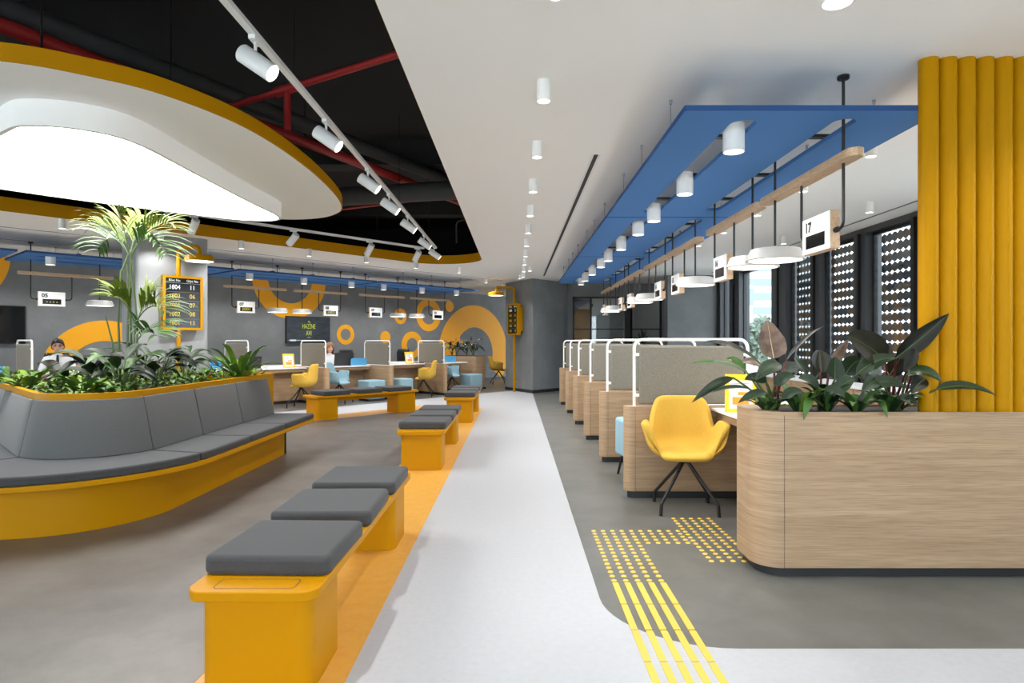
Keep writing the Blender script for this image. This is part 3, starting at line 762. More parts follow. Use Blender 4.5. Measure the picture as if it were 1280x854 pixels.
# desk things
def poster_stand(loc, rz, label):
    t = empty('poster_stand', loc, rz, label, 'poster stand', 'yellow poster stands')
    tl = Matrix.Rotation(R(-14), 4, 'X')
    mk('panel', xf(box(-.115, .115, -.006, .006, 0, .30), tl), 'poster', t, smooth=False)
    mk('support', xf(box(-.05, .05, -.004, .004, 0, .2), Matrix.Translation((0, .105, 0)) @ Matrix.Rotation(R(18), 4, 'X')), 'poster', t, smooth=False)
    mk('sheet', xf(box(-.085, .085, -.0085, -.006, .03, .25), tl), 'paper', t, smooth=False)
    mk('print', xf(box(-.06, .06, -.0098, -.0085, .06, .12), tl), 'orange', t, smooth=False)
    mk('print', xf(box(-.02, .07, -.0098, -.0085, .135, .16), tl), 'orange', t, smooth=False)
    for q in range(4): mk('print_line', xf(box(-.065, .02 + .04 * (q % 2), -.0098, -.0085, .175 + q * .016, .183 + q * .016), tl), 'greyink', t, smooth=False)
poster_stand((1.73, 4.86, .752), R(-20), 'yellow poster stand on the nearest right desk behind the plant leaves')
p = L(-3.62, .86, .752); poster_stand(p, R(35), 'yellow poster stand on the desk under the television')
p = L(-.42, .86, .752); poster_stand(p, R(35), 'yellow poster stand on the desk by the far yellow armchair')
def laptop(loc, rz, label, ww=.36, hh=.24):
    t = empty('laptop', loc, rz, label, 'laptop', 'laptops on the mural wall desks')
    mk('keyboard', prism(rrect(-ww / 2, 0, ww / 2, .25, .012, 3), 0, .018), 'laptop', t)
    mk('lid', xf(box(-ww / 2, ww / 2, -.006, .006, 0, hh), Matrix.Translation((0, .0, .016)) @ Matrix.Rotation(R(14), 4, 'X')), 'laptop', t, smooth=False, bevel=.004)
    mk('display', xf(box(-ww / 2 + .015, ww / 2 - .015, .0062, .008, .02, hh - .015), Matrix.Translation((0, .0, .016)) @ Matrix.Rotation(R(14), 4, 'X')), 'screen', t, smooth=False)
lr = math.atan2(U.y, U.x)
laptop(L(-4.35, 1.0, .752), lr - .2, 'dark laptop on the desk just right of the pale column')
laptop(L(-2.26, .95, .752), lr - .3, 'open black laptop before the seated woman', .42, .29)
laptop(L(-7.05, .95, .752), lr, 'open black laptop before the man in the white shirt', .44, .28)
laptop(L(.35, 1.15, .752), lr, 'dark laptop on the end desk by the flowering planter')
def deskscreen(s, off, ln, label):
    p = L(s, off, .752)
    t = empty('desk_screen', p, lr, label, 'desk screen', 'blue desk screens')
    n = [(x, y) for x, y in rrect(0, 0, ln, .17, (0, 0, .05, .05), 6)]
    o = flat('panel', [n], .02, 'desk_blue', t); o.matrix_local = Matrix(((1, 0, 0, 0), (0, 0, -1, .01), (0, 1, 0, 0), (0, 0, 0, 1)))
    mk('foot', box(.02, ln - .02, -.03, .03, 0, .006), 'white_metal', t, smooth=False)
deskscreen(-2.16, .80, .42, 'low blue desk screen right of the woman with the laptop')
deskscreen(.62, .78, .42, 'low blue desk screen on the end desk before the red flowers')
deskscreen(-.98, 1.32, .3, 'low blue desk screen behind the second felt screen from the right')
deskscreen(-5.62, .9, .62, 'low blue desk screen behind the ferns right of the column')
deskscreen(-8.87, .85, .6, 'low blue desk screen at the left end of the mural wall')
def papers(s, off, label):
    t = empty('paper_tray', L(s, off, .752), lr, label, 'paper tray', 'white paper trays')
    mk('tray', box(-.16, .16, -.12, .12, 0, .012), 'white_metal', t, smooth=False)
    for k in range(3): mk('sheet_stack', xf(box(-.14, .14, -.1, .1, .012 + k * .012, .022 + k * .012), Matrix.Rotation(R(4 * k - 4), 4, 'Z')), 'paper', t, smooth=False)
papers(-3.95, .95, 'white paper tray on the desk left of the yellow poster'); papers(-.75, .98, 'white paper tray on the desk by the far yellow armchair'); papers(.25, .85, 'white papers on the end desk')
# clerks' office chairs (only the black backs show)
def office_chair(loc, rz, label):
    t = empty('office_chair', loc, rz, label, 'office chair', 'black office chairs')
    mk('seat', prism(rrect(-.24, -.24, .24, .24, .09, 6), .44, .52), 'black_metal', t, bevel=.02, seg=3)
    bk = []
    for i in range(9):
        a = (i / 8 - .5) * 1.2; bk.append((math.sin(a) * .36, .30 - math.cos(a) * .07))
    V = []; Fc = []
    for x, y in bk:
        V += [(x * .95, y, .62), (x, y + .02, .8), (x, y + .03, 1.0), (x * .8, y + .03, 1.1)]
    for i in range(8):
        for j in range(3): Fc.append([i * 4 + j, i * 4 + j + 1, i * 4 + j + 5, i * 4 + j + 4])
    b = mk('backrest', (V, Fc), 'black_metal', t); s = b.modifiers.new('thickness', 'SOLIDIFY'); s.thickness = .05
    mk('back_stem', tube([(0, .1, .47), (0, .29, .5), (0, .32, .75)], .018, 8), 'black_metal', t)
    mk('gas_column', tube([(0, 0, .08), (0, 0, .45)], .03, 10), 'black_metal', t)
    for k in range(5):
        a = 2 * PI * k / 5; mk('leg', tube([(0, 0, .1), (.3 * math.cos(a), .3 * math.sin(a), .06)], [.022, .015], 8), 'black_metal', t)
        mk('castor', xf(lathe([(.026, -.02), (.03, 0), (.026, .02)], 12), Matrix.Translation((.3 * math.cos(a), .3 * math.sin(a), .03)) @ Matrix.Rotation(PI / 2, 4, 'X')), 'black_metal', t)
fr = lr                                               # chair front (local -y) towards the customers
office_chair(L(-1.36, 1.95), fr, 'black office chair behind the blue desk screen right of the woman')
office_chair(L(.4, 1.9), fr, 'black office chair behind the end desk by the planter')

# television sets on the mural wall
def tv(s0, s1, z0, z1, label, picture):
    c = L((s0 + s1) / 2, WO - .03); t = empty('television', (c.x, c.y, (z0 + z1) / 2), lr, label, 'television', 'televisions')
    w_, h_ = (s1 - s0) / 2, (z1 - z0) / 2
    mk('housing', box(-w_, w_, -.03, .028, -h_, h_), 'black_metal', t, smooth=False, bevel=.005)
    sc = mk('screen', box(-w_ + .02, w_ - .02, -.033, -.03, -h_ + .02, h_ - .02), 'chalk' if picture else 'screen', t, smooth=False)
    if picture:
        f = lambda x, z: facing((x, -.0335, z), (0, -1, 0))
        text('lettering', 'HAZ\u0130NE', .17, 'lime', sc, f(0.0, .085), sx=.6); text('lettering', 'AVI', .17, 'lime', sc, f(0.0, -.09), sx=.62)
        mk('star', ([(0, -.034, .235), (-.03, -.034, .19), (0, -.034, .20), (.03, -.034, .19)], [[0, 1, 2, 3]]), 'lime', sc, smooth=False)
        ch = mat('chalk_white', (196, 206, 210), .6, emit=.25)
        mk('chalk_stroke', prism([(-.56, -.0345), (.22, -.0345), (.22, -.0335), (-.56, -.0335)], -.275, -.262), ch, sc, smooth=False)
        mk('chalk_sponge', box(-.52, -.36, -.0355, -.0335, -.29, -.25), ch, sc, smooth=False)
        mk('underline', box(-.05, .06, -.0345, -.0335, -.2, -.19), 'lime', sc, smooth=False)
tv(-2.27, -1.02, 1.255, 1.945, 'wall television showing lime lettering on a chalkboard picture', True)
tv(-8.8, -7.53, 1.26, 1.97, 'black switched off wall television at the left edge of the photo', False)

# ---------------------------------------------------------------- yellow ticket boards with gooseneck lamp
def board(loc, nrm, post_x, lamp_out, label, rows, bw=.56, bh=.80):
    """nrm: direction the screen looks; local x = right along the screen, local -y = towards the viewer"""
    n = Vector((nrm[0], nrm[1])).normalized(); rz = math.atan2(n.x, -n.y)
    t = empty('ticket_board', loc, rz, label, 'ticket board', 'yellow ticket boards')
    zc = 1.87; z0, z1 = zc - bh / 2, zc + bh / 2
    mk('post', tube(fillet([(post_x, 0, 0), (post_x, 0, 2.69), (post_x + lamp_out[0], lamp_out[1], 2.69), (post_x + lamp_out[0], lamp_out[1], 2.55)], [0, .09, .09, 0], 7, closed=False), .03, 14), 'pipe_yellow', t)
    cs = mk('case', join(box(-bw / 2, bw / 2, -.05, -.02, z0, z0 + .035), box(-bw / 2, bw / 2, -.05, -.02, z1 - .035, z1), box(-bw / 2, -bw / 2 + .035, -.05, -.02, z0 + .035, z1 - .035), box(bw / 2 - .035, bw / 2, -.05, -.02, z0 + .035, z1 - .035), box(-bw / 2, bw / 2, -.02, .05, z0, z1)), 'pipe_yellow', t, smooth=False)
    mk('back_box', box(-bw / 2 + .06, bw / 2 - .02, .05, .12, z0 + .1, z1 - .08), 'pipe_yellow', t, smooth=False)
    for z in (z0 + .12, z1 - .16): mk('hinge', box(-bw / 2 - .006, -bw / 2, -.03, .0, z, z + .1), 'black_metal', t, smooth=False)
    sc = mk('screen', box(-bw / 2 + .035, bw / 2 - .035, -.034, -.0205, z0 + .035, z1 - .035), 'screen', t, smooth=False)
    iw = bw - .07; f = lambda x, z: facing((x, -.0345, z), (0, -1, 0))
    text('heading', 'Bilet No', .052, 'ledwhite', sc, f(-iw * .24, z1 - .07), sx=.9); text('heading', 'Gi\u015fe No', .052, 'ledwhite', sc, f(iw * .27, z1 - .07), sx=.9)
    st_ = (bh - .07 - .07) / len(rows)
    for i, (a, b) in enumerate(rows):
        z = z1 - .105 - st_ * (i + .5); m = 'ledwhite' if i == 0 else 'amber'
        text('ticket_number', a, .092, m, sc, f(-iw * .24, z), sx=.88); text('desk_number', b, .092, m, sc, f(iw * .27, z), sx=.9)
        mk('row_line', box(-iw / 2, iw / 2, -.0352, -.034, z + st_ / 2 - .003, z + st_ / 2), 'greyink' if i < 1 else mat('dim_amber', (120, 104, 30), .5), sc, smooth=False)
    sh_ = mk('lamp_shade', lathe([(.19, 2.475), (.2, 2.47), (.205, 2.476), (.185, 2.55), (.17, 2.56), (.035, 2.565)], 32), 'pipe_yellow', t); sh_.location = (post_x + lamp_out[0], lamp_out[1], 0)
    mk('diffuser', lathe([(.188, 2.474), (.188, 2.478)], 28), 'pend_glow', sh_)
    for z in (.25, 2.3): mk('wall_clip', tube([(post_x, 0, z), (post_x, .1, z)], .018, 8), 'pipe_yellow', t)
rows = (('1804', '11'), ('1803', '06'), ('2001', '07'), ('1802', '08'), ('1801', '13'))
board((-4.96, 9.40, 0), (-N.x, -N.y), -.05, (.16, -.34), 'yellow framed ticket board with gooseneck lamp on the pale column', rows)
fn = Vector((-1.3, -.7)).normalized()
board((.06 + fn.x * .12, 16.42 + fn.y * .12, 0), (fn.x, fn.y), .02, (-.05, -.50), 'far yellow framed ticket board with gooseneck lamp on the grey pillar', rows)

# ---------------------------------------------------------------- yellow benches with charcoal cushions
def bench(ln=2.1):
    """local: x -.24...24, y 0..ln"""
    t = empty('bench')
    mk('slab', prism(rrect(-.24, 0, .24, ln, .07, 8), .365, .402), 'yellow', t, bevel=.004)
    for y0, y1 in ((.05, .45), (ln - .45, ln - .05)):
        mk('leg_block', prism(rrect(-.205, y0, .205, y1, .06, 8), .0045, .365), 'yellow', t)
    mk('rail', box(-.13, .13, .45, ln - .45, .30, .365), 'yellow', t, smooth=False)
    g = rrect(-.15, .035, .15, .128, .02, 4)
    flat('hatch_gap', [g, shrink(g, .003)], .0006, 'duct', t, (0, 0, .402))
    mk('hatch', prism(shrink(g, .003), .402, .4025), 'yellow', t)
    return t
def pad():
    return mk('seat_cushion', prism(rrect(-.245, -.255, .245, .255, .035, 6), 0, .075), 'cushion', bevel=.02, seg=4)
b0 = bench(); c0 = pad(); first = [True]
def put_bench(loc, rz, label, which):
    b = b0 if first[0] else copy_tree(b0)
    b.location = loc; b.rotation_euler = (0, 0, rz); tag(b, label, 'bench', 'yellow benches')
    for i, y in enumerate((.41, 1.04, 1.67)):
        c = c0 if first[0] else c0.copy()
        if not first[0]: col.objects.link(c)
        first[0] = False
        v = Matrix.Rotation(rz, 4, 'Z') @ Vector((0.005, y, 0))
        c.location = (loc[0] + v.x, loc[1] + v.y, .4025); c.rotation_euler = (0, 0, rz + R((-1.5, 1.2, .5)[i]))
        tag(c, f'charcoal seat cushion on the {which}, {["nearest of its three", "middle of its three", "farthest of its three"][i]}', 'cushion', 'charcoal bench cushions')
put_bench((-.955, 2.26, 0), 0, 'yellow bench nearest to the camera, with three charcoal cushions', 'nearest bench')
put_bench((-.955, 6.3, 0), 0, 'yellow bench in the middle of the row on the yellow strip', 'middle bench of the straight row')
put_bench((-.90, 10.0, 0), 0, 'farthest yellow bench of the straight row on the yellow strip', 'farthest bench of the straight row')
put_bench((-3.42, 10.42, 0), math.atan2(-.70, .714), 'slanted yellow bench before the mural wall desks', 'slanted bench')

# ---------------------------------------------------------------- island: sofa wrapped around a planter
def stn(q, c, r, x_right, yend=7.35, ll=3.0):
    """point on an island outline; q 0..1 right side, 1..2 corner, 2..3 left side"""
    if q <= 1: return Vector((x_right, yend + (c[1] - yend) * q))
    a = R(-134.2)
    if q <= 2: t = a * (q - 1); return Vector((c[0] + r * math.cos(t), c[1] + r * math.sin(t)))
    e = Vector((c[0] + r * math.cos(a), c[1] + r * math.sin(a))); return e + Vector((-.717, .697)) * ll * (q - 2)
CS, CRM = (-3.45, 4.92), (-3.3, 4.97)
P_seat = lambda q, d=0: stn(q, CS, 1.1 - d, -2.35 - d, ll=2.6)
P_back = lambda q, d=0: stn(q, CRM, .50 - d, -2.80 - d, ll=2.6)
P_rim = lambda q, d=0: stn(q, CRM, .40 - d, -2.90 - d, yend=7.35, ll=2.6)
def qs(a, b, n=10): return [a + (b - a) * i / n for i in range(n + 1)]
def ringprism(f_out, f_in, a, b, z0, z1, n=24):
    o = [tuple(f_out(q)) for q in qs(a, b, n)]; i_ = [tuple(f_in(q)) for q in qs(a, b, n)]
    return prism(o + i_[::-1], z0, z1)
sofa = empty('curved_sofa', (0, 0, 0), 0, 'long curved sofa with grey backs, charcoal seats and yellow base around the planter', 'sofa')
def round_end(f_out, f_in, z0, z1, d):
    """ribbon whose far right end is rounded off"""
    q = [0.0] + [1e-6] + qs(.02, 1, 6)[0:] + qs(1, 2, 22)[1:] + qs(2, 3, 6)[1:]
    o = [tuple(f_out(x)) for x in q[2:]]; i_ = [tuple(f_in(x)) for x in q[2:]]
    e = [(i_[0][0] - .0, 7.42 + d), (o[0][0], 7.42 + d)]
    cap = fillet([i_[0], e[0], e[1], o[0]], [0, .02, .22, 0], 8, closed=False)[1:-1]
    return prism([p for p in cap] + o + i_[::-1], z0, z1)
mk('base', round_end(lambda q: P_seat(q, .30), lambda q: P_rim(q, 0), .005, .365, -.22), 'yellow', sofa)
mk('seat_slab', round_end(lambda q: P_seat(q, 0), lambda q: P_rim(q, 0), .365, .402, .0), 'yellow', sofa, bevel=.004)
segs = [(.0, .355), (.355, .704), (.704, 1.06), (1.06, 1.93), (1.93, 2.45), (2.45, 3)]
for i, (a, b) in enumerate(segs):
    g = .0025
    if i == 0:
        o = [tuple(P_seat(q, .01)) for q in qs(0.0, b - g, 6)]; i_ = [tuple(P_rim(q, 0)) for q in qs(0.0, b - g, 6)]
        cap = fillet([i_[0], (i_[0][0], 7.41), (o[0][0], 7.41), o[0]], [0, .02, .22, 0], 8, closed=False)[1:-1]
        vf = prism(cap + o + i_[::-1], .402, .462)
    else: vf = ringprism(lambda q: P_seat(q, .01), lambda q: P_rim(q, 0), a + g, b - g, .402, .462, 16)
    mk('seat_cushion', vf, 'cushion', sofa, bevel=.018, seg=4)
    V, Fc = [], []; n = 16; sect = []
    for k, q in enumerate(qs(a + g * 1.2, b - g * 1.2, n)):
        pb_, pt, pr_ = P_back(q), P_back(q, .085), P_rim(q, .0)
        bulge = .012 * (1 - abs(2 * k / n - 1) ** 4)
        out = (pb_ - pr_).normalized()
        m1 = pb_.lerp(pt, .35) + out * bulge; m2 = pb_.lerp(pt, .75) + out * bulge
        V += [(pb_.x, pb_.y, .463), (m1.x, m1.y, .463 + .14), (m2.x, m2.y, .463 + .31), (pt.x, pt.y, .874), (pr_.x, pr_.y, .874), (pr_.x, pr_.y, .463)]
    for k in range(n):
        for j in range(6): Fc.append([k * 6 + j, k * 6 + (j + 1) % 6, k * 6 + 6 + (j + 1) % 6, k * 6 + 6 + j])
    Fc += [list(range(6))[::-1], [n * 6 + j for j in range(6)]]
    mk('back_cushion', (V, Fc), 'sofa', sofa, bevel=.016, seg=3, angle=50)
isl = empty('island_planter', (0, 0, 0), 0, 'yellow rimmed planter bed full of greenery inside the curved sofa', 'planter')
rim_pts = [tuple(P_rim(q, .002)) for q in qs(0, 1, 4) + qs(1, 2, 16)[1:] + qs(2, 3, 4)[1:]]
e = Vector(rim_pts[-1])
far_pts = fillet([rim_pts[-2], tuple(e + Vector((-.2, .25))), (-3.3, 7.95), (-2.902, 7.6), rim_pts[0]], [0, .25, .3, .1, 0], 8, closed=False)[1:-1]
rim_all = rim_pts + far_pts
flat('wall', [rim_all, shrink(rim_all, .045)], .55, 'yellow', isl, (0, 0, .37))
flat('soil', [shrink(rim_all, .046)], .42, 'soil', isl, (0, 0, .42))
mk('core', prism([(p[0], p[1]) for p in shrink(rim_all, .05)], .005, .42), 'kick', isl)

# ---------------------------------------------------------------- oak planter with yellow pipes on the right
pl = empty('oak_planter', (1.33, 3.47, 0), 0, 'long oak planter box with rounded corner and black plinth at the right', 'planter')
PWD, PDP, PH = 3.3, .45, .912
mk('plinth', prism(rrect(.035, .03, PWD, PDP - .03, (.13, 0, 0, .13), 10), 0, .055), 'kick', pl)
def planter_part(name, x0, x1, rr):
    o = rrect(x0, 0, x1, PDP, rr, 12); return mk(name, prism(o, .055, PH - .02), 'wood', pl, bevel=.001, seg=1)
planter_part('end_panel', 0, .145, (.144, 0, 0, .144)); 
mk('front_panel', box(.147, PWD, 0, .02, .055, PH - .02), 'wood', pl, smooth=False, bevel=.001, seg=1)
mk('back_panel', box(.147, PWD, PDP - .02, PDP, .055, PH), 'wood', pl, smooth=False)
mk('rim_front', join(box(.145, PWD, 0, .02, PH - .02, PH)), 'wood', pl, smooth=False)
ro_ = rrect(0, 0, .145, PDP, (.144, 0, 0, .144), 12); ri_ = rrect(.02, .02, .145, PDP - .02, (.124, 0, 0, .124), 12)
V, Fc = prism(ro_, PH - .02, PH); mk('rim_end', (V, Fc), 'wood', pl)
flat('soil', [rrect(.15, .02, PWD - .02, PDP - .02, .0)], .02, 'soil', pl, (0, 0, PH - .035))
mk('liner', box(.15, PWD - .02, .02, PDP - .02, .06, PH - .036), 'kick', pl, smooth=False)
me_pipe = None
for i in range(14):
    x = 2.315 + i * .103
    o = mk('yellow_pipe', lathe([(.0505, 0), (.0505, CEIL - PH + .012)], 28), 'pipe_yellow') if me_pipe is None else link('yellow_pipe', me_pipe)
    me_pipe = o.data; o.location = (x, 3.545, PH - .012)
    tag(o, f'{["left-most", "second", "third", "fourth", "fifth", "sixth", "seventh", "eighth", "ninth", "tenth", "eleventh", "twelfth", "thirteenth", "fourteenth"][i]} vertical yellow pipe{"" if i == 0 else " from the left"} rising from the oak planter', 'pipe', 'vertical yellow pipes on the planter')

# end planter of the mural wall row
pe = empty('oak_planter', L(1.92, .72), lr + PI / 2, 'tall oak planter with flowering plants at the end of the mural wall desks', 'planter')
mk('plinth', box(.02, 1.2, -.22, .22, 0, .05), 'kick', pe, smooth=False)
mk('box', prism(rrect(0, -.25, 1.25, .25, (.12, 0, 0, .12), 8), .05, .90), 'wood', pe)
mk('soil', prism(rrect(.03, -.22, 1.22, .22, .08, 6), .895, .905), 'soil', pe)
# clerk side cabinets on the right
cb = empty('low_cabinet', (4.29, 6.2, 0), 0, 'low oak cabinet run below the windows', 'cabinet')
mk('body', box(0, .44, 0, 5.4, .06, .70), 'wood', cb, smooth=False); mk('top', box(-.02, .46, -.01, 5.41, .70, .73), 'white_lac', cb, smooth=False); mk('plinth', box(.03, .44, 0, 5.4, 0, .06), 'kick', cb, smooth=False)
for k in range(6): mk('door', box(-.018, 0, k * .9 + .01, k * .9 + .89, .08, .69), 'wood', cb, smooth=False)

# ---------------------------------------------------------------- tactile paving
tac = empty('tactile_guide', (.6, 3.1, 0), 0, 'yellow tactile guide of raised bars and studs on the floor', 'tactile paving')
stud_me = None; DSP = .0642
def fpt(px, py): Y = F_PX * EYE / (py - 427.0); return (px - CX) * Y / F_PX, Y
ystart = fpt(742, 664)[1]
x0s, y1s = fpt(742, 664)[0], fpt(766, 726.4)[1]
def stud(x, y, z=.0):
    global stud_me
    if stud_me is None:
        v = lathe([(.0165, 0), (.014, .004), (.006, .0052)], 10)
        me = bpy.data.meshes.new('stud'); me.from_pydata(v[0], [], v[1]); fixn(me); finish(me, True); me.materials.append(M['tactile']); stud_me = me
    o = link('stud', stud_me, None, tac); o.location = (x - .6, y - 3.1, z)
for r_ in range(15):
    for c in range(5): stud(x0s + c * DSP, ystart - r_ * DSP)
for r_ in range(5):
    for c in range(5, 10): stud(x0s + c * DSP, ystart - r_ * DSP + 0.0)
for r_ in range(15):
    for c in range(5): stud(x0s + (9.72 + c) * DSP, ystart + (4.73 - r_) * DSP)
yb = ystart - 14.6 * DSP
for k in range(9):
    a, b = yb - k * .283, yb - k * .283 - .273
    for c in range(5):
        x = x0s + c * DSP
        o = mk('bar', prism(rrect(x - .0155 - .6, b - 3.1, x + .0155 - .6, a - 3.1, .004, 2), .0, .0055), 'tactile', tac, smooth=False)

# ---------------------------------------------------------------- plants
def leaf_vf(base, tip, width, arch=.0, face=(0, -1, .6), fold=.25, n=9, shape=0, wave=0.0):
    """blade from base to tip; arch lifts the middle; face = rough direction the upper side looks"""
    b, t = Vector(base), Vector(tip); ln = (t - b).length
    mid = (b + t) / 2 + Vector((0, 0, arch * 2)); f = Vector(face).normalized()
    V, Fc = [], []
    for i in range(n + 1):
        s = i / n
        p = b * (1 - s) ** 2 + mid * 2 * s * (1 - s) + t * s * s
        tg = ((mid - b) * (1 - s) + (t - mid) * s).normalized()
        sd = tg.cross(f)
        sd = sd.normalized() if sd.length > 1e-4 else Vector((1, 0, 0))
        nm = sd.cross(tg).normalized()
        if nm.dot(f) < 0: nm = -nm
        if shape == 0: w_ = math.sin(PI * min(1, s ** .75 * .985 + .015)) ** .8
        elif shape == 1: w_ = (math.sin(PI * (s ** .68 * .96 + .04))) ** .62           # broad near the base
        else: w_ = math.sin(PI * (.12 + .86 * s ** 1.2)) ** .9                             # strap, widest beyond the middle
        w_ *= width / 2
        wv = wave * math.sin(s * 15) * w_
        for j in (-1, -.5, 0, .5, 1):
            V.append(p + sd * (w_ * j) + nm * (abs(j) * fold * w_ + (wv * abs(j) * (1 if j > 0 else -1))))
    for i in range(n):
        for j in range(4): Fc.append([i * 5 + j, i * 5 + j + 1, i * 5 + j + 6, i * 5 + j + 5])
    return V, Fc
def add_leaf(plant, base, tip, width, m, **k):
    o = Vector(plant.location)
    return mk('leaf', leaf_vf(Vector(base) - o, Vector(tip) - o, width, **k), m, plant, angle=0, fix=False)
def add_stem(plant, pts, r, m, name='stem'):
    o = Vector(plant.location); return mk(name, tube([Vector(p) - o for p in pts], r, 7), m, plant)
def bez(a, b, arch, n=6):
    a, b = Vector(a), Vector(b); m_ = (a + b) / 2 + Vector(arch)
    return [a * (1 - s) ** 2 + m_ * 2 * s * (1 - s) + b * s * s for s in [i / n for i in range(n + 1)]]

# broad-leaved philodendrons in the oak planter
def z7(x, y, Y): return at(860 + x / 3.048, 360 + y / 3.048, Y)
SOIL = PH - .015
def philo(root, label, leaves):
    r = z7(root[0], 460, root[1]); pt = empty('philodendron', (r.x, r.y, SOIL), 0, label, 'plant', 'broad-leaved plants in the oak planter')
    for lf in leaves:
        (bx, by, bY), (tx, ty, tY), wd, m, sm = lf[:5]; kw = lf[5] if len(lf) > 5 else {}
        b, t = z7(bx, by, bY), z7(tx, ty, tY)
        lf_o = add_leaf(pt, b, t, wd, m, **kw)
        if wd >= .08:
            o_ = Vector(pt.location); md2 = Vector((0, 0, kw.get('arch', 0) * 2)); up_ = Vector(kw.get('face', (0, -1, .6))).normalized() * .0015
            pth = [p_ - o_ + up_ for p_ in bez(b, t, md2, 8)]
            mk('midrib', tube(pth, [.0032 - .0028 * q_ / 8 for q_ in range(9)], 6), 'rib' if m == 'leaf_bronze' else 'stem_green', lf_o)
        s0 = Vector((r.x + random.uniform(-.03, .03), r.y + random.uniform(-.03, .03), SOIL - .01))
        add_stem(pt, bez(s0, b, (0, 0, .02)), [.008, .008, .0075, .007, .0065, .006, .005], sm)
    return pt
dk, bl, md, br = 'leaf_dark', 'leaf_black', 'leaf_mid', 'leaf_bronze'
philo((325, 3.70), 'dark philodendron with an upright bronze leaf at the left end of the oak planter', [
    ((327, 268, 3.72), (302, 122, 3.80), .165, br, 'stem_red', dict(face=(0, -1, .1), shape=1, arch=-.01, wave=.05)),
    ((280, 292, 3.70), (62, 206, 3.52), .085, bl, 'stem_green', dict(arch=.035, face=(0, -.6, 1))),
    ((238, 330, 3.66), (8, 288, 3.44), .06, 'leaf_mid', 'stem_green', dict(arch=.03, face=(0, -.5, 1))),
    ((172, 342, 3.60), (14, 438, 3.40), .055, dk, 'stem_green', dict(arch=.02, face=(.3, -.8, .8))),
    ((236, 386, 3.58), (88, 400, 3.40), .04, dk, 'stem_green', dict(arch=.02, face=(0, -.6, 1))),
    ((352, 290, 3.62), (255, 352, 3.50), .09, dk, 'stem_red', dict(arch=.02, face=(0, -.8, .6))),
    ((375, 275, 3.75), (527, 143, 3.95), .045, bl, 'stem_red', dict(arch=.03, face=(-.7, -.3, .6))),
    ((300, 400, 3.56), (190, 440, 3.46), .05, dk, 'stem_green', dict(arch=.02)),
    ((215, 310, 3.80), (145, 270, 3.85), .05, md, 'stem_green', dict(arch=.02)),
    ((340, 330, 3.80), (440, 300, 3.95), .08, dk, 'stem_red', dict(arch=.02)),
    ((270, 300, 3.85), (200, 285, 3.98), .07, 'leaf_bronze', 'stem_red', dict(arch=.02)),
    ((330, 370, 3.52), (410, 340, 3.46), .07, dk, 'stem_green', dict(arch=.02)), ((300, 360, 3.6), (215, 350, 3.62), .07, dk, 'stem_green', dict(arch=.02)), ((360, 420, 3.5), (440, 400, 3.44), .06, dk, 'stem_green', dict(arch=.02))])
philo((515, 3.72), 'dark philodendron with folded leaves in the middle left of the oak planter', [
    ((508, 322, 3.66), (500, 236, 3.74), .13, bl, 'stem_red', dict(face=(0, -1, .5), shape=1, fold=.5)),
    ((540, 300, 3.8), (612, 196, 3.92), .07, br, 'stem_red', dict(face=(.2, -1, .3))),
    ((455, 330, 3.75), (405, 265, 3.85), .06, dk, 'stem_red', dict(arch=.01)),
    ((600, 330, 3.7), (660, 275, 3.72), .11, dk, 'stem_green', dict(arch=.02, face=(0, -1, .6), shape=1)),
    ((560, 345, 3.6), (560, 262, 3.62), .10, dk, 'stem_green', dict(face=(0, -1, .5), shape=1)),
    ((470, 420, 3.55), (440, 506, 3.42), .05, md, 'stem_green', dict(arch=.03)),
    ((560, 400, 3.58), (640, 350, 3.55), .08, dk, 'stem_green', dict(arch=.02)),
    ((500, 380, 3.56), (420, 345, 3.5), .07, dk, 'stem_green', dict(arch=.02)), ((520, 400, 3.52), (600, 420, 3.44), .07, dk, 'stem_green', dict(arch=.025)), ((480, 350, 3.8), (560, 300, 3.9), .09, bl, 'stem_red', dict(arch=.02))])
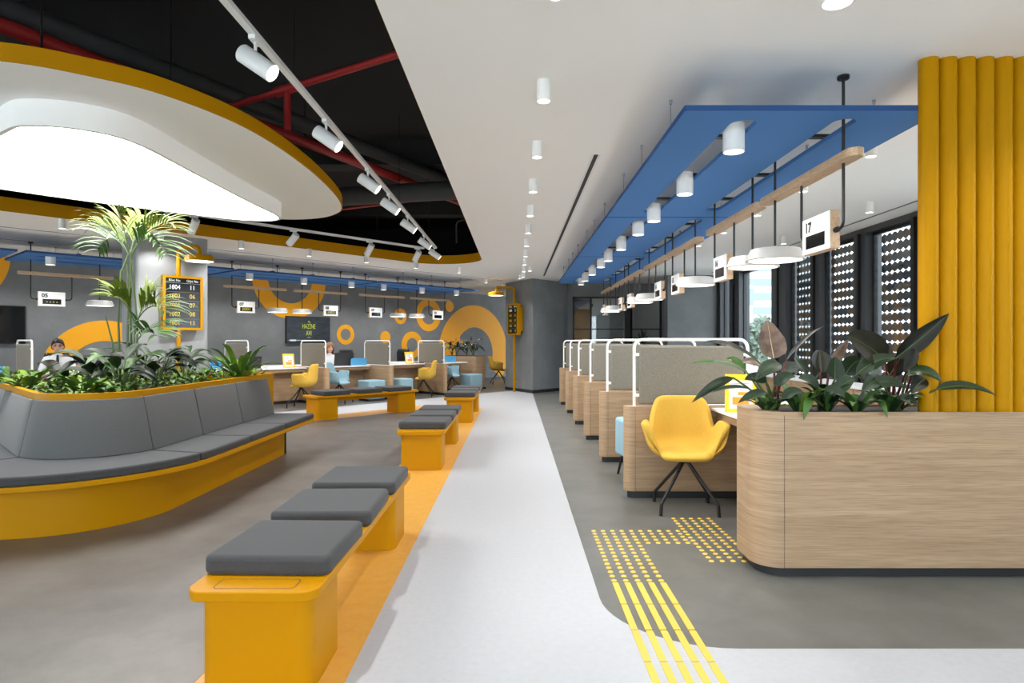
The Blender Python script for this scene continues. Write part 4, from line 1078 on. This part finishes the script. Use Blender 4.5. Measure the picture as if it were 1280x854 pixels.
philo((790, 3.72), 'large dark philodendron with a tall slanting leaf at the right end of the greenery', [
    ((752, 276, 3.64), (602, 180, 3.60), .185, bl, 'stem_red', dict(face=(0, -1, .35), shape=1, arch=.015)),
    ((792, 268, 3.56), (996, 96, 3.43), .105, bl, 'stem_red', dict(face=(-.3, -1, .1), arch=-.005, fold=.5)),
    ((868, 232, 3.50), (822, 322, 3.46), .07, bl, 'stem_red', dict(face=(0, -1, .3))),
    ((640, 332, 3.62), (802, 266, 3.56), .09, dk, 'stem_green', dict(arch=.03, face=(0, -.8, .7))),
    ((835, 330, 3.52), (970, 362, 3.40), .10, dk, 'stem_green', dict(arch=.035, face=(0, -.7, .8))),
    ((945, 388, 3.46), (1182, 414, 3.40), .085, dk, 'stem_green', dict(arch=.035, face=(0, -.6, 1))),
    ((905, 345, 3.47), (850, 402, 3.42), .08, bl, 'stem_green', dict(arch=.01)),
    ((680, 380, 3.58), (830, 378, 3.50), .08, dk, 'stem_green', dict(arch=.03)),
    ((700, 330, 3.75), (610, 290, 3.85), .09, dk, 'stem_green', dict(arch=.03)),
    ((780, 300, 3.85), (760, 210, 3.95), .05, bl, 'stem_red', dict()),
    ((740, 350, 3.6), (660, 400, 3.48), .08, dk, 'stem_green', dict(arch=.02)), ((800, 420, 3.5), (880, 455, 3.42), .06, dk, 'stem_green', dict(arch=.02)), ((770, 330, 3.7), (820, 250, 3.72), .10, bl, 'stem_red', dict(face=(0, -1, .4), shape=1)), ((700, 300, 3.75), (690, 330, 3.6), .10, dk, 'stem_red', dict(face=(0, -1, .6), shape=1)),
    ((720, 430, 3.55), (760, 498, 3.42), .04, md, 'stem_green', dict(arch=.03)),
    ((860, 310, 3.60), (880, 235, 3.62), .08, dk, 'stem_red', dict(face=(0, -1, .3)))])
def nest_fern(loc, n, ln, wd, m, label, group, up=.75, seed=1, name='birds_nest_fern'):
    rnd = random.Random(seed); pt = empty(name, loc, 0, label, 'plant', group); o = Vector(loc)
    for k in range(n):
        a = 2 * PI * k / n + rnd.uniform(-.25, .25); l = ln * rnd.uniform(.7, 1.1); u = up * rnd.uniform(.45, 1.15)
        t = o + Vector((math.cos(a) * l * (1 - u * .55), math.sin(a) * l * (1 - u * .55), l * u * .75))
        add_leaf(pt, o + Vector((math.cos(a) * .02, math.sin(a) * .02, 0)), t, wd * rnd.uniform(.8, 1.15), m[k % len(m)] if isinstance(m, (list, tuple)) else m, arch=l * .16, face=(-math.cos(a) * .8, -math.sin(a) * .8, 1), shape=2, fold=.3, wave=.12, n=10)
    return pt
for x_, Y_, n_, l_, u_, ms, lb in ((420, 3.6, 18, .25, .85, ['leaf_mid', 'leaf_light', 'leaf_dark'], 'small bright green fern between the bronze-leaved and middle philodendron'), (640, 3.58, 18, .27, .6, ['leaf_mid', 'leaf_dark', 'leaf_mid'], 'small green fern hanging over the middle of the oak planter'),
        (770, 3.60, 16, .25, .6, ['leaf_dark', 'leaf_mid'], 'small dark fern below the tall slanting philodendron leaf'), (305, 3.6, 14, .19, .55, ['leaf_dark', 'leaf_mid'], 'small dark fern at the rounded left end of the oak planter'), (530, 3.66, 16, .26, .8, ['leaf_dark', 'leaf_dark', 'leaf_mid'], 'small dark fern under the folded philodendron leaves')):
    q = z7(x_, 465, Y_); nest_fern((q.x, q.y, SOIL), n_, l_, .055, ms, lb, 'ferns in the oak planter', u_, int(x_))

# island planter greenery
ISL = .84
def palm(loc, crown_list, stems, label):
    pt = empty('kentia_palm', loc, 0, label, 'plant'); o = Vector(loc); rnd = random.Random(12)
    for pts in stems:
        add_stem(pt, [Vector(p) for p in pts], [.011 - .006 * i / (len(pts) - 1) for i in range(len(pts))], 'stem_green')
    for (b, t, arch, m) in crown_list:
        b, t = Vector(b), Vector(t); path = bez(b, t, (0, 0, arch * 2), 16); parts = []
        ax = (t - b).normalized()
        for i in range(3, 17):
            p = path[i]; tg = (path[i] - path[i - 1]).normalized(); sd = tg.cross(Vector((0, 0, 1)))
            sd = sd.normalized() if sd.length > .05 else Vector((1, 0, 0))
            l = (.36 * math.sin(PI * (.22 + .68 * i / 16)) + .03) * rnd.uniform(.8, 1.1)
            for sg in (-1, 1):
                d = (sd * sg * .7 + tg * .85 + Vector((0, 0, .45 + rnd.uniform(-.2, .2)))).normalized()
                tip = p + d * l + Vector((0, 0, -l * rnd.uniform(.15, .5)))
                parts.append(leaf_vf(p - o, tip - o, .021, arch=l * .13, face=(0, -.5, 1), fold=.2, n=5))
        fr_ = mk('frond', join(*parts), m, pt, angle=0, fix=False)
        mk('rachis', tube([p - o for p in path], [.006 - .004 * i / 16 for i in range(17)], 6), 'stem_green', fr_)
A = lambda x, y, Y: at(x, y, Y)
root = A(158, 455, 5.55); rl = (root.x, root.y, ISL)
c1 = A(163, 316, 5.55); c2 = A(152, 320, 5.50); c3 = A(170, 400, 5.5)
palm(rl, [
    (A(163, 322, 5.55), A(146, 262, 5.30), .05, 'leaf_palm'), (A(160, 318, 5.55), A(118, 285, 5.45), .10, 'leaf_palm'), (A(165, 316, 5.55), A(215, 285, 5.50), .10, 'leaf_palm'),
    (A(163, 316, 5.55), A(180, 274, 5.75), .06, 'leaf_palm'), (A(165, 318, 5.55), A(208, 318, 5.35), .13, 'leaf_mid'), (A(160, 318, 5.55), A(122, 312, 5.7), .12, 'leaf_mid'),
    (A(172, 400, 5.5), A(205, 390, 5.4), .08, 'leaf_palm'), (A(172, 402, 5.5), A(190, 366, 5.6), .05, 'leaf_palm'), (A(168, 402, 5.5), A(142, 372, 5.35), .06, 'leaf_palm'), (A(172, 425, 5.45), A(196, 420, 5.2), .05, 'leaf_mid')],
    [[rl, A(160, 400, 5.55), A(163, 350, 5.55), c1], [(root.x - .05, root.y, ISL), A(148, 400, 5.5), A(151, 340, 5.5), A(160, 318, 5.55)], [(root.x + .05, root.y - .03, ISL), A(168, 430, 5.5), c3],
     [(root.x + .03, root.y + .04, ISL), A(163, 380, 5.6), A(158, 330, 5.6)], [(root.x - .07, root.y - .03, ISL), A(141, 430, 5.5), A(132, 395, 5.5)], [(root.x + .08, root.y, ISL), A(172, 410, 5.6), A(165, 325, 5.6)]],
    'slender palm with arching feathery fronds rising from the island planter')
def lily(loc, n, ln, wd, label, mats, seed, group='broad-leaved plants in the island planter', up=1.35):
    rnd = random.Random(seed); pt = empty('peace_lily', loc, 0, label, 'plant', group); o = Vector(loc)
    for k in range(n):
        a = 2 * PI * k / n * 1.618 * 2 + rnd.uniform(-.3, .3); h = ln * rnd.uniform(.5, 1.05) * up; rr = ln * rnd.uniform(.12, .35)
        b = o + Vector((math.cos(a) * rr, math.sin(a) * rr, h * .75)); l = ln * rnd.uniform(.7, 1.0)
        t = b + Vector((math.cos(a) * l * .9, math.sin(a) * l * .9, rnd.uniform(-.45, .5) * l))
        add_leaf(pt, b, t, wd * rnd.uniform(.75, 1.15), mats[k % len(mats)], arch=l * .2, face=(-math.cos(a) * .5, -math.sin(a) * .5 - .3, 1), shape=0, fold=.3, n=8)
        add_stem(pt, bez(o, b, (0, 0, .03), 4), .004, 'stem_green')
    return pt
def isl_pos(px, Y, z=ISL): p = at(px, 450, Y); return (p.x, p.y, z)
lily(isl_pos(120, 5.35), 15, .30, .105, 'broad dark-leaved plant left of the palm stems', ['leaf_dark', 'leaf_dark', 'leaf_black'], 21)
lily(isl_pos(150, 5.15), 13, .29, .10, 'broad dark-leaved plant directly before the palm stems', ['leaf_dark', 'leaf_mid', 'leaf_dark'], 22)
lily(isl_pos(196, 5.75), 16, .30, .10, 'broad dark-leaved plant right of the palm, below the ticket board', ['leaf_dark'], 23)
lily(isl_pos(232, 6.25), 15, .30, .095, 'broad dark-leaved plant nearest to the ticket board post', ['leaf_dark', 'leaf_dark', 'leaf_black'], 24)
lily(isl_pos(86, 5.75), 13, .34, .12, 'broad dark-leaved plant with brown leaves before the seated man', ['leaf_dark', 'leaf_bronze', 'leaf_black'], 25, up=.7)
lily(isl_pos(178, 6.4), 13, .32, .10, 'broad dark-leaved plant behind the palm stems', ['leaf_dark'], 26)
gname = 'ferns in the island planter'
nest_fern(isl_pos(105, 4.92), 20, .44, .065, ['leaf_mid', 'leaf_light', 'leaf_mid'], 'large bird nest fern at the front corner of the island planter', gname, .62, 31)
nest_fern(isl_pos(300, 6.95), 22, .60, .075, ['leaf_light', 'leaf_mid'], 'large light green fern at the right end of the island planter', gname, .85, 32)
nest_fern(isl_pos(35, 5.45), 17, .42, .06, ['leaf_light', 'leaf_mid'], 'light green fern at the left edge of the photo in the island planter', gname, .75, 33)
nest_fern(isl_pos(8, 5.95), 15, .42, .055, ['leaf_light', 'leaf_mid'], 'light green fern cut by the left edge of the photo', gname, .6, 34)
nest_fern(isl_pos(150, 4.98), 13, .26, .05, ['leaf_mid'], 'mid green fern near the planter corner before the dark leaves', gname, .6, 35)
rnd = random.Random(5); parts = {'leaf_light': [], 'leaf_mid': []}
def inside(x, y, poly):
    c = False; j = len(poly) - 1
    for i in range(len(poly)):
        if (poly[i][1] > y) != (poly[j][1] > y) and x < (poly[j][0] - poly[i][0]) * (y - poly[i][1]) / (poly[j][1] - poly[i][1]) + poly[i][0]: c = not c
        j = i
    return c
ins, core = shrink(rim_all, .07), shrink(rim_all, .75)
cnt = 0
while cnt < 2600:
    x, y = rnd.uniform(-5.6, -2.9), rnd.uniform(4.5, 8.0)
    if not inside(x, y, ins) or (inside(x, y, core) and rnd.random() < .75): continue
    cnt += 1; a = rnd.uniform(0, 2 * PI); l = rnd.uniform(.045, .085); z = ISL + rnd.uniform(.0, .14)
    b = Vector((x, y, z)); t = b + Vector((math.cos(a) * l, math.sin(a) * l, rnd.uniform(-.3, .6) * l))
    parts['leaf_light' if rnd.random() < .55 else 'leaf_mid'].append(leaf_vf(b, t, l * .55, arch=.01, face=(0, 0, 1), n=3))
gc = empty('ground_cover', (-3.4, 5.6, ISL), 0, 'small-leaved light green ground cover along the planter rim', 'ground cover'); gc['kind'] = 'stuff'
for m_, v in parts.items():
    o = mk('small_leaves', move(join(*v), (3.4, -5.6, -ISL)), m_, gc, angle=0, fix=False); o['kind'] = 'stuff'
# flowers at the end of the mural wall
for i, (s, off) in enumerate(((1.85, .95), (1.95, 1.3), (1.9, 1.65), (1.95, 1.9))):
    p = L(s, off, .90); pt = lily(tuple(p), 11, .36, .10, ['dark leafy plant with red bloom at the near end of the far oak planter', 'dark leafy plant in the middle of the far oak planter', 'dark leafy plant with orange blooms in the far oak planter', 'dark leafy plant at the clerk end of the far oak planter'][i], ['leaf_black', 'leaf_dark', 'leaf_mid'], 40 + i, 'plants in the far oak planter', 1.2)
    if i in (0, 2):
        for k in range(3 if i == 0 else 6):
            a = Vector((random.uniform(-.2, .2), random.uniform(-.2, .2), random.uniform(.2, .42)))
            mk('bloom', leaf_vf(a, a + Vector((random.uniform(-.05, .05), 0, .13)), .05, n=4), 'stem_red' if i == 0 else 'orange', pt, angle=0, fix=False)
# spiky plant in front of the glazed office
tp = empty('potted_dracaena', (3.0, 14.9, 0), 0, 'dark spiky potted plant before the glazed office front', 'plant')
mk('pot', lathe([(.14, 0), (.19, .42), (.17, .42), (.165, .38)], 24), 'kick', tp)
mk('trunk', tube([(0, 0, .38), (.02, 0, .9), (0, .01, 1.3)], .02, 8), 'stem_green', tp)
for k in range(22):
    a = 2 * PI * k * .381966; u = .25 + .75 * (k / 22); l = .42
    mk('leaf', leaf_vf((0, 0, 1.15 + .12 * u), (math.cos(a) * l * (1.15 - u), math.sin(a) * l * (1.15 - u), 1.15 + .12 * u + l * u * .95), .045, arch=.03, face=(-math.cos(a), -math.sin(a), .6), n=6), 'leaf_dark', tp, angle=0, fix=False)
# street tree outside the window
tr = empty('street_tree', (10.1, 26.0, -.25), 0, 'leafy street tree outside the wide clear window', 'tree')
mk('trunk', tube([(0, 0, 0), (.05, 0, 1.0), (0, .05, 1.6)], [.12, .09, .05], 8), 'stem_green', tr)
vs = []
for k in range(900):
    a = rnd.uniform(0, 2 * PI); ph = rnd.uniform(-1, 1); rr = rnd.random() ** .4 * .85
    p = Vector((math.cos(a) * rr * math.sqrt(1 - ph * ph), math.sin(a) * rr * math.sqrt(1 - ph * ph), 1.7 + ph * rr)); d = Vector((rnd.uniform(-1, 1), rnd.uniform(-1, 1), rnd.uniform(-1, .5))).normalized() * .34
    vs.append(leaf_vf(p, p + d, .16, n=2))
mk('foliage', join(*vs), mat('pale_leaf', (112, 124, 108), .6, c2=(80, 96, 82)), tr, angle=0, fix=False)['kind'] = 'stuff'

# ---------------------------------------------------------------- people seated behind the mural wall desks
def person(loc, rz, label, hair, long_hair, glasses, tie_, head_z):
    """seated figure facing local -y; local z=0 at the floor; head_z = height of the head's centre"""
    t = empty('person', loc, rz, label, 'person')
    dz = head_z - 1.18
    J = {'pelvis': ((0, .05, .50), .135), 'waist': ((0, .06, .66), .125), 'chest': ((0, .04, .84 + dz * .6), .15), 'upper': ((0, .03, .96 + dz), .12), 'neck': ((0, .02, 1.035 + dz), .052), 'neck2': ((0, .0, 1.085 + dz), .05)}
    for s, sd in ((-1, 'r'), (1, 'l')):
        J.update({'sh' + sd: ((s * .165, .03, .955 + dz), .066), 'el' + sd: ((s * .25, -.04, .74 + dz * .5), .047), 'wr' + sd: ((s * .14, -.27, .785), .032), 'hand' + sd: ((s * .11, -.34, .782), .034),
                  'hip' + sd: ((s * .10, .0, .50), .095), 'knee' + sd: ((s * .13, -.40, .50), .065), 'ank' + sd: ((s * .13, -.36, .09), .042), 'toe' + sd: ((s * .14, -.52, .04), .035)})
    E_ = [('pelvis', 'waist'), ('waist', 'chest'), ('chest', 'upper'), ('upper', 'neck'), ('neck', 'neck2')]
    for sd in 'rl': E_ += [('upper', 'sh' + sd), ('sh' + sd, 'el' + sd), ('el' + sd, 'wr' + sd), ('wr' + sd, 'hand' + sd), ('pelvis', 'hip' + sd), ('hip' + sd, 'knee' + sd), ('knee' + sd, 'ank' + sd), ('ank' + sd, 'toe' + sd)]
    for s, sd in ((-1, 'r'), (1, 'l')):                       # five fingers on each hand
        hx, hy, hz = J['hand' + sd][0]
        for f in range(5):
            if f == 0: a, b = (hx - s * .035, hy + .0, hz), (hx - s * .06, hy - .035, hz - .004)
            else: a, b = (hx + s * (.024 - .016 * (f - 1)), hy - .05, hz), (hx + s * (.026 - .018 * (f - 1)), hy - .085 - .012 * (f in (2, 3)), hz - .012)
            J[f'f{f}a' + sd] = (a, .0095); J[f'f{f}b' + sd] = (b, .008); E_ += [('hand' + sd, f'f{f}a' + sd), (f'f{f}a' + sd, f'f{f}b' + sd)]
    names = list(J); me = bpy.data.meshes.new('body')
    me.from_pydata([J[n][0] for n in names], [(names.index(a), names.index(b)) for a, b in E_], [])
    o = bpy.data.objects.new('body', me); col.objects.link(o)
    md_ = o.modifiers.new('skin', 'SKIN'); md_.use_smooth_shade = True
    bpy.context.view_layer.update()
    if not me.skin_vertices: bpy.context.view_layer.objects.active = o
    for i, n in enumerate(names):
        me.skin_vertices[0].data[i].radius = (J[n][1], J[n][1] * (.72 if n in ('chest', 'upper', 'waist', 'pelvis') else 1)); me.skin_vertices[0].data[i].use_root = n == 'pelvis'
    o.modifiers.new('sub', 'SUBSURF').levels = 2
    bpy.context.view_layer.update()
    bme = bpy.data.meshes.new_from_object(o.evaluated_get(bpy.context.evaluated_depsgraph_get()))
    bpy.data.objects.remove(o)
    # head: shaped sphere with jaw, nose, ears, joined to the neck
    bm = bmesh.new(); bm.from_mesh(bme)
    hz = head_z
    g = bmesh.ops.create_uvsphere(bm, u_segments=28, v_segments=20, radius=1)
    for v in g['verts']:
        x, y, z = v.co
        fx = .074 * (1 - .18 * max(0, -z)); yy = y * .094; zz = z * .118
        if z < -.2: yy -= .012 * (-z - .2); fx *= 1 - .22 * max(0, -z - .35)
        n_ = max(0, 1 - (x / .22) ** 2) * max(0, 1 - ((z + .12) / .26) ** 2)
        if y < -.5: yy -= .022 * n_
        e_ = max(0, 1 - ((abs(x) - .42) / .22) ** 2) * max(0, 1 - ((z - .06) / .16) ** 2)
        if y < -.4: yy += .008 * e_
        v.co = (x * fx, yy - .005, zz + hz)
    for s in (-1, 1):
        ge = bmesh.ops.create_uvsphere(bm, u_segments=10, v_segments=8, radius=1)
        for v in ge['verts']: v.co = (v.co.x * .012 + s * .076, v.co.y * .02 + .008, v.co.z * .03 + hz - .005)
    bm.to_mesh(bme); bm.free()
    bme.materials.clear()
    for m_ in ('skin', 'shirt', 'trouser'): bme.materials.append(M[m_])
    for p in bme.polygons:
        c = p.center; p.use_smooth = True
        if c.z > 1.03 + dz and abs(c.x) < .12: p.material_index = 0
        elif c.y < -.285 and c.z > .7: p.material_index = 0
        elif c.z > .585 or (c.y > .1 and c.z > .56): p.material_index = 1
        else: p.material_index = 2
    link('body', bme, None, t)
    for s in (-1, 1):
        mk('eye', xf(lathe([(.001, -.002), (.011, 0), (.001, .002)], 10), Matrix.Translation((s * .031, -.088, hz + .008)) @ Matrix.Rotation(PI / 2, 4, 'X')), 'eye', t)
        mk('eyebrow', tube([(s * .016, -.094, hz + .027), (s * .032, -.093, hz + .032), (s * .05, -.083, hz + .026)], .0035, 6), hair, t)
    mk('mouth', tube([(-.022, -.094, hz - .060), (0, -.100, hz - .058), (.022, -.094, hz - .060)], [.003, .006, .003], 6), 'lip', t)
    V, Fc = [], []; na, nb = 28, 12
    for i in range(nb + 1):
        for k in range(na):
            th = 2 * PI * k / na; front = max(0, -math.sin(th))             # hairline rises over the face
            low = ((-.12 - .5 * max(0, math.sin(th))) if not long_hair else -1.9) * (1 - front ** .5 if front > 0 else 1) + (.46 * front ** .5 if front > 0 else 0)
            zz = 1.06 - (1.06 - low) * i / nb
            z_ = max(-1, min(1, zz / 1.09)); rr = math.sqrt(max(.0, 1 - z_ * z_)) if zz > 0 else (1.0 if long_hair else math.sqrt(max(.1, 1 - z_ * z_ * .8)))
            grow = 1.10 if not long_hair else 1.16
            V.append((math.cos(th) * rr * .078 * grow, math.sin(th) * rr * .100 * grow + .006, zz * .118 * 1.05 + hz))
    for i in range(nb):
        for k in range(na): Fc.append([i * na + k, i * na + (k + 1) % na, (i + 1) * na + (k + 1) % na, (i + 1) * na + k])
    Fc.append(list(range(na)))
    h = mk('hair', (V, Fc), hair, t, angle=0); s = h.modifiers.new('thickness', 'SOLIDIFY'); s.thickness = .012; s.offset = 1
    if glasses:
        for s in (-1, 1):
            mk('glasses_rim', tube([(s * .034 + .026 * math.cos(a), -.103 + abs(s * .034 + .026 * math.cos(a)) * .12, hz + .006 + .02 * math.sin(a)) for a in [2 * PI * i / 14 for i in range(15)]], .0022, 6), 'ink', t)
            mk('glasses_arm', tube([(s * .06, -.096, hz + .01), (s * .08, .0, hz + .012)], .002, 5), 'ink', t)
    if tie_:
        mk('tie', prism([(-.016, -.0), (.016, 0), (.03, -.30), (0, -.33), (-.03, -.30)], 0, .008), 'tie', t).matrix_local = Matrix.Translation((0, -.085, 1.035 + dz)) @ Matrix.Rotation(R(84), 4, 'X')
    mk('collar', xf(lathe([(.062, 0), (.055, .03)], 16, False), Matrix.Translation((0, .012, 1.03 + dz))), 'shirt', t)
    return t
pm = L(-7.40, 1.80); person((pm.x, pm.y, 0), lr - .25, 'man in a white shirt and dark tie with glasses seated behind a laptop', 'hair_dark', False, True, True, 1.215)
pw = L(-2.16, 1.66); person((pw.x, pw.y, 0), lr - .2, 'woman in a white top with light brown hair seated behind a laptop', 'hair_brown', True, False, False, 1.145)
office_chair(L(-7.40, 1.88), lr - .25, 'black office chair the man in the white shirt sits on')
office_chair(L(-2.16, 1.74), lr - .2, 'black office chair the woman with brown hair sits on')
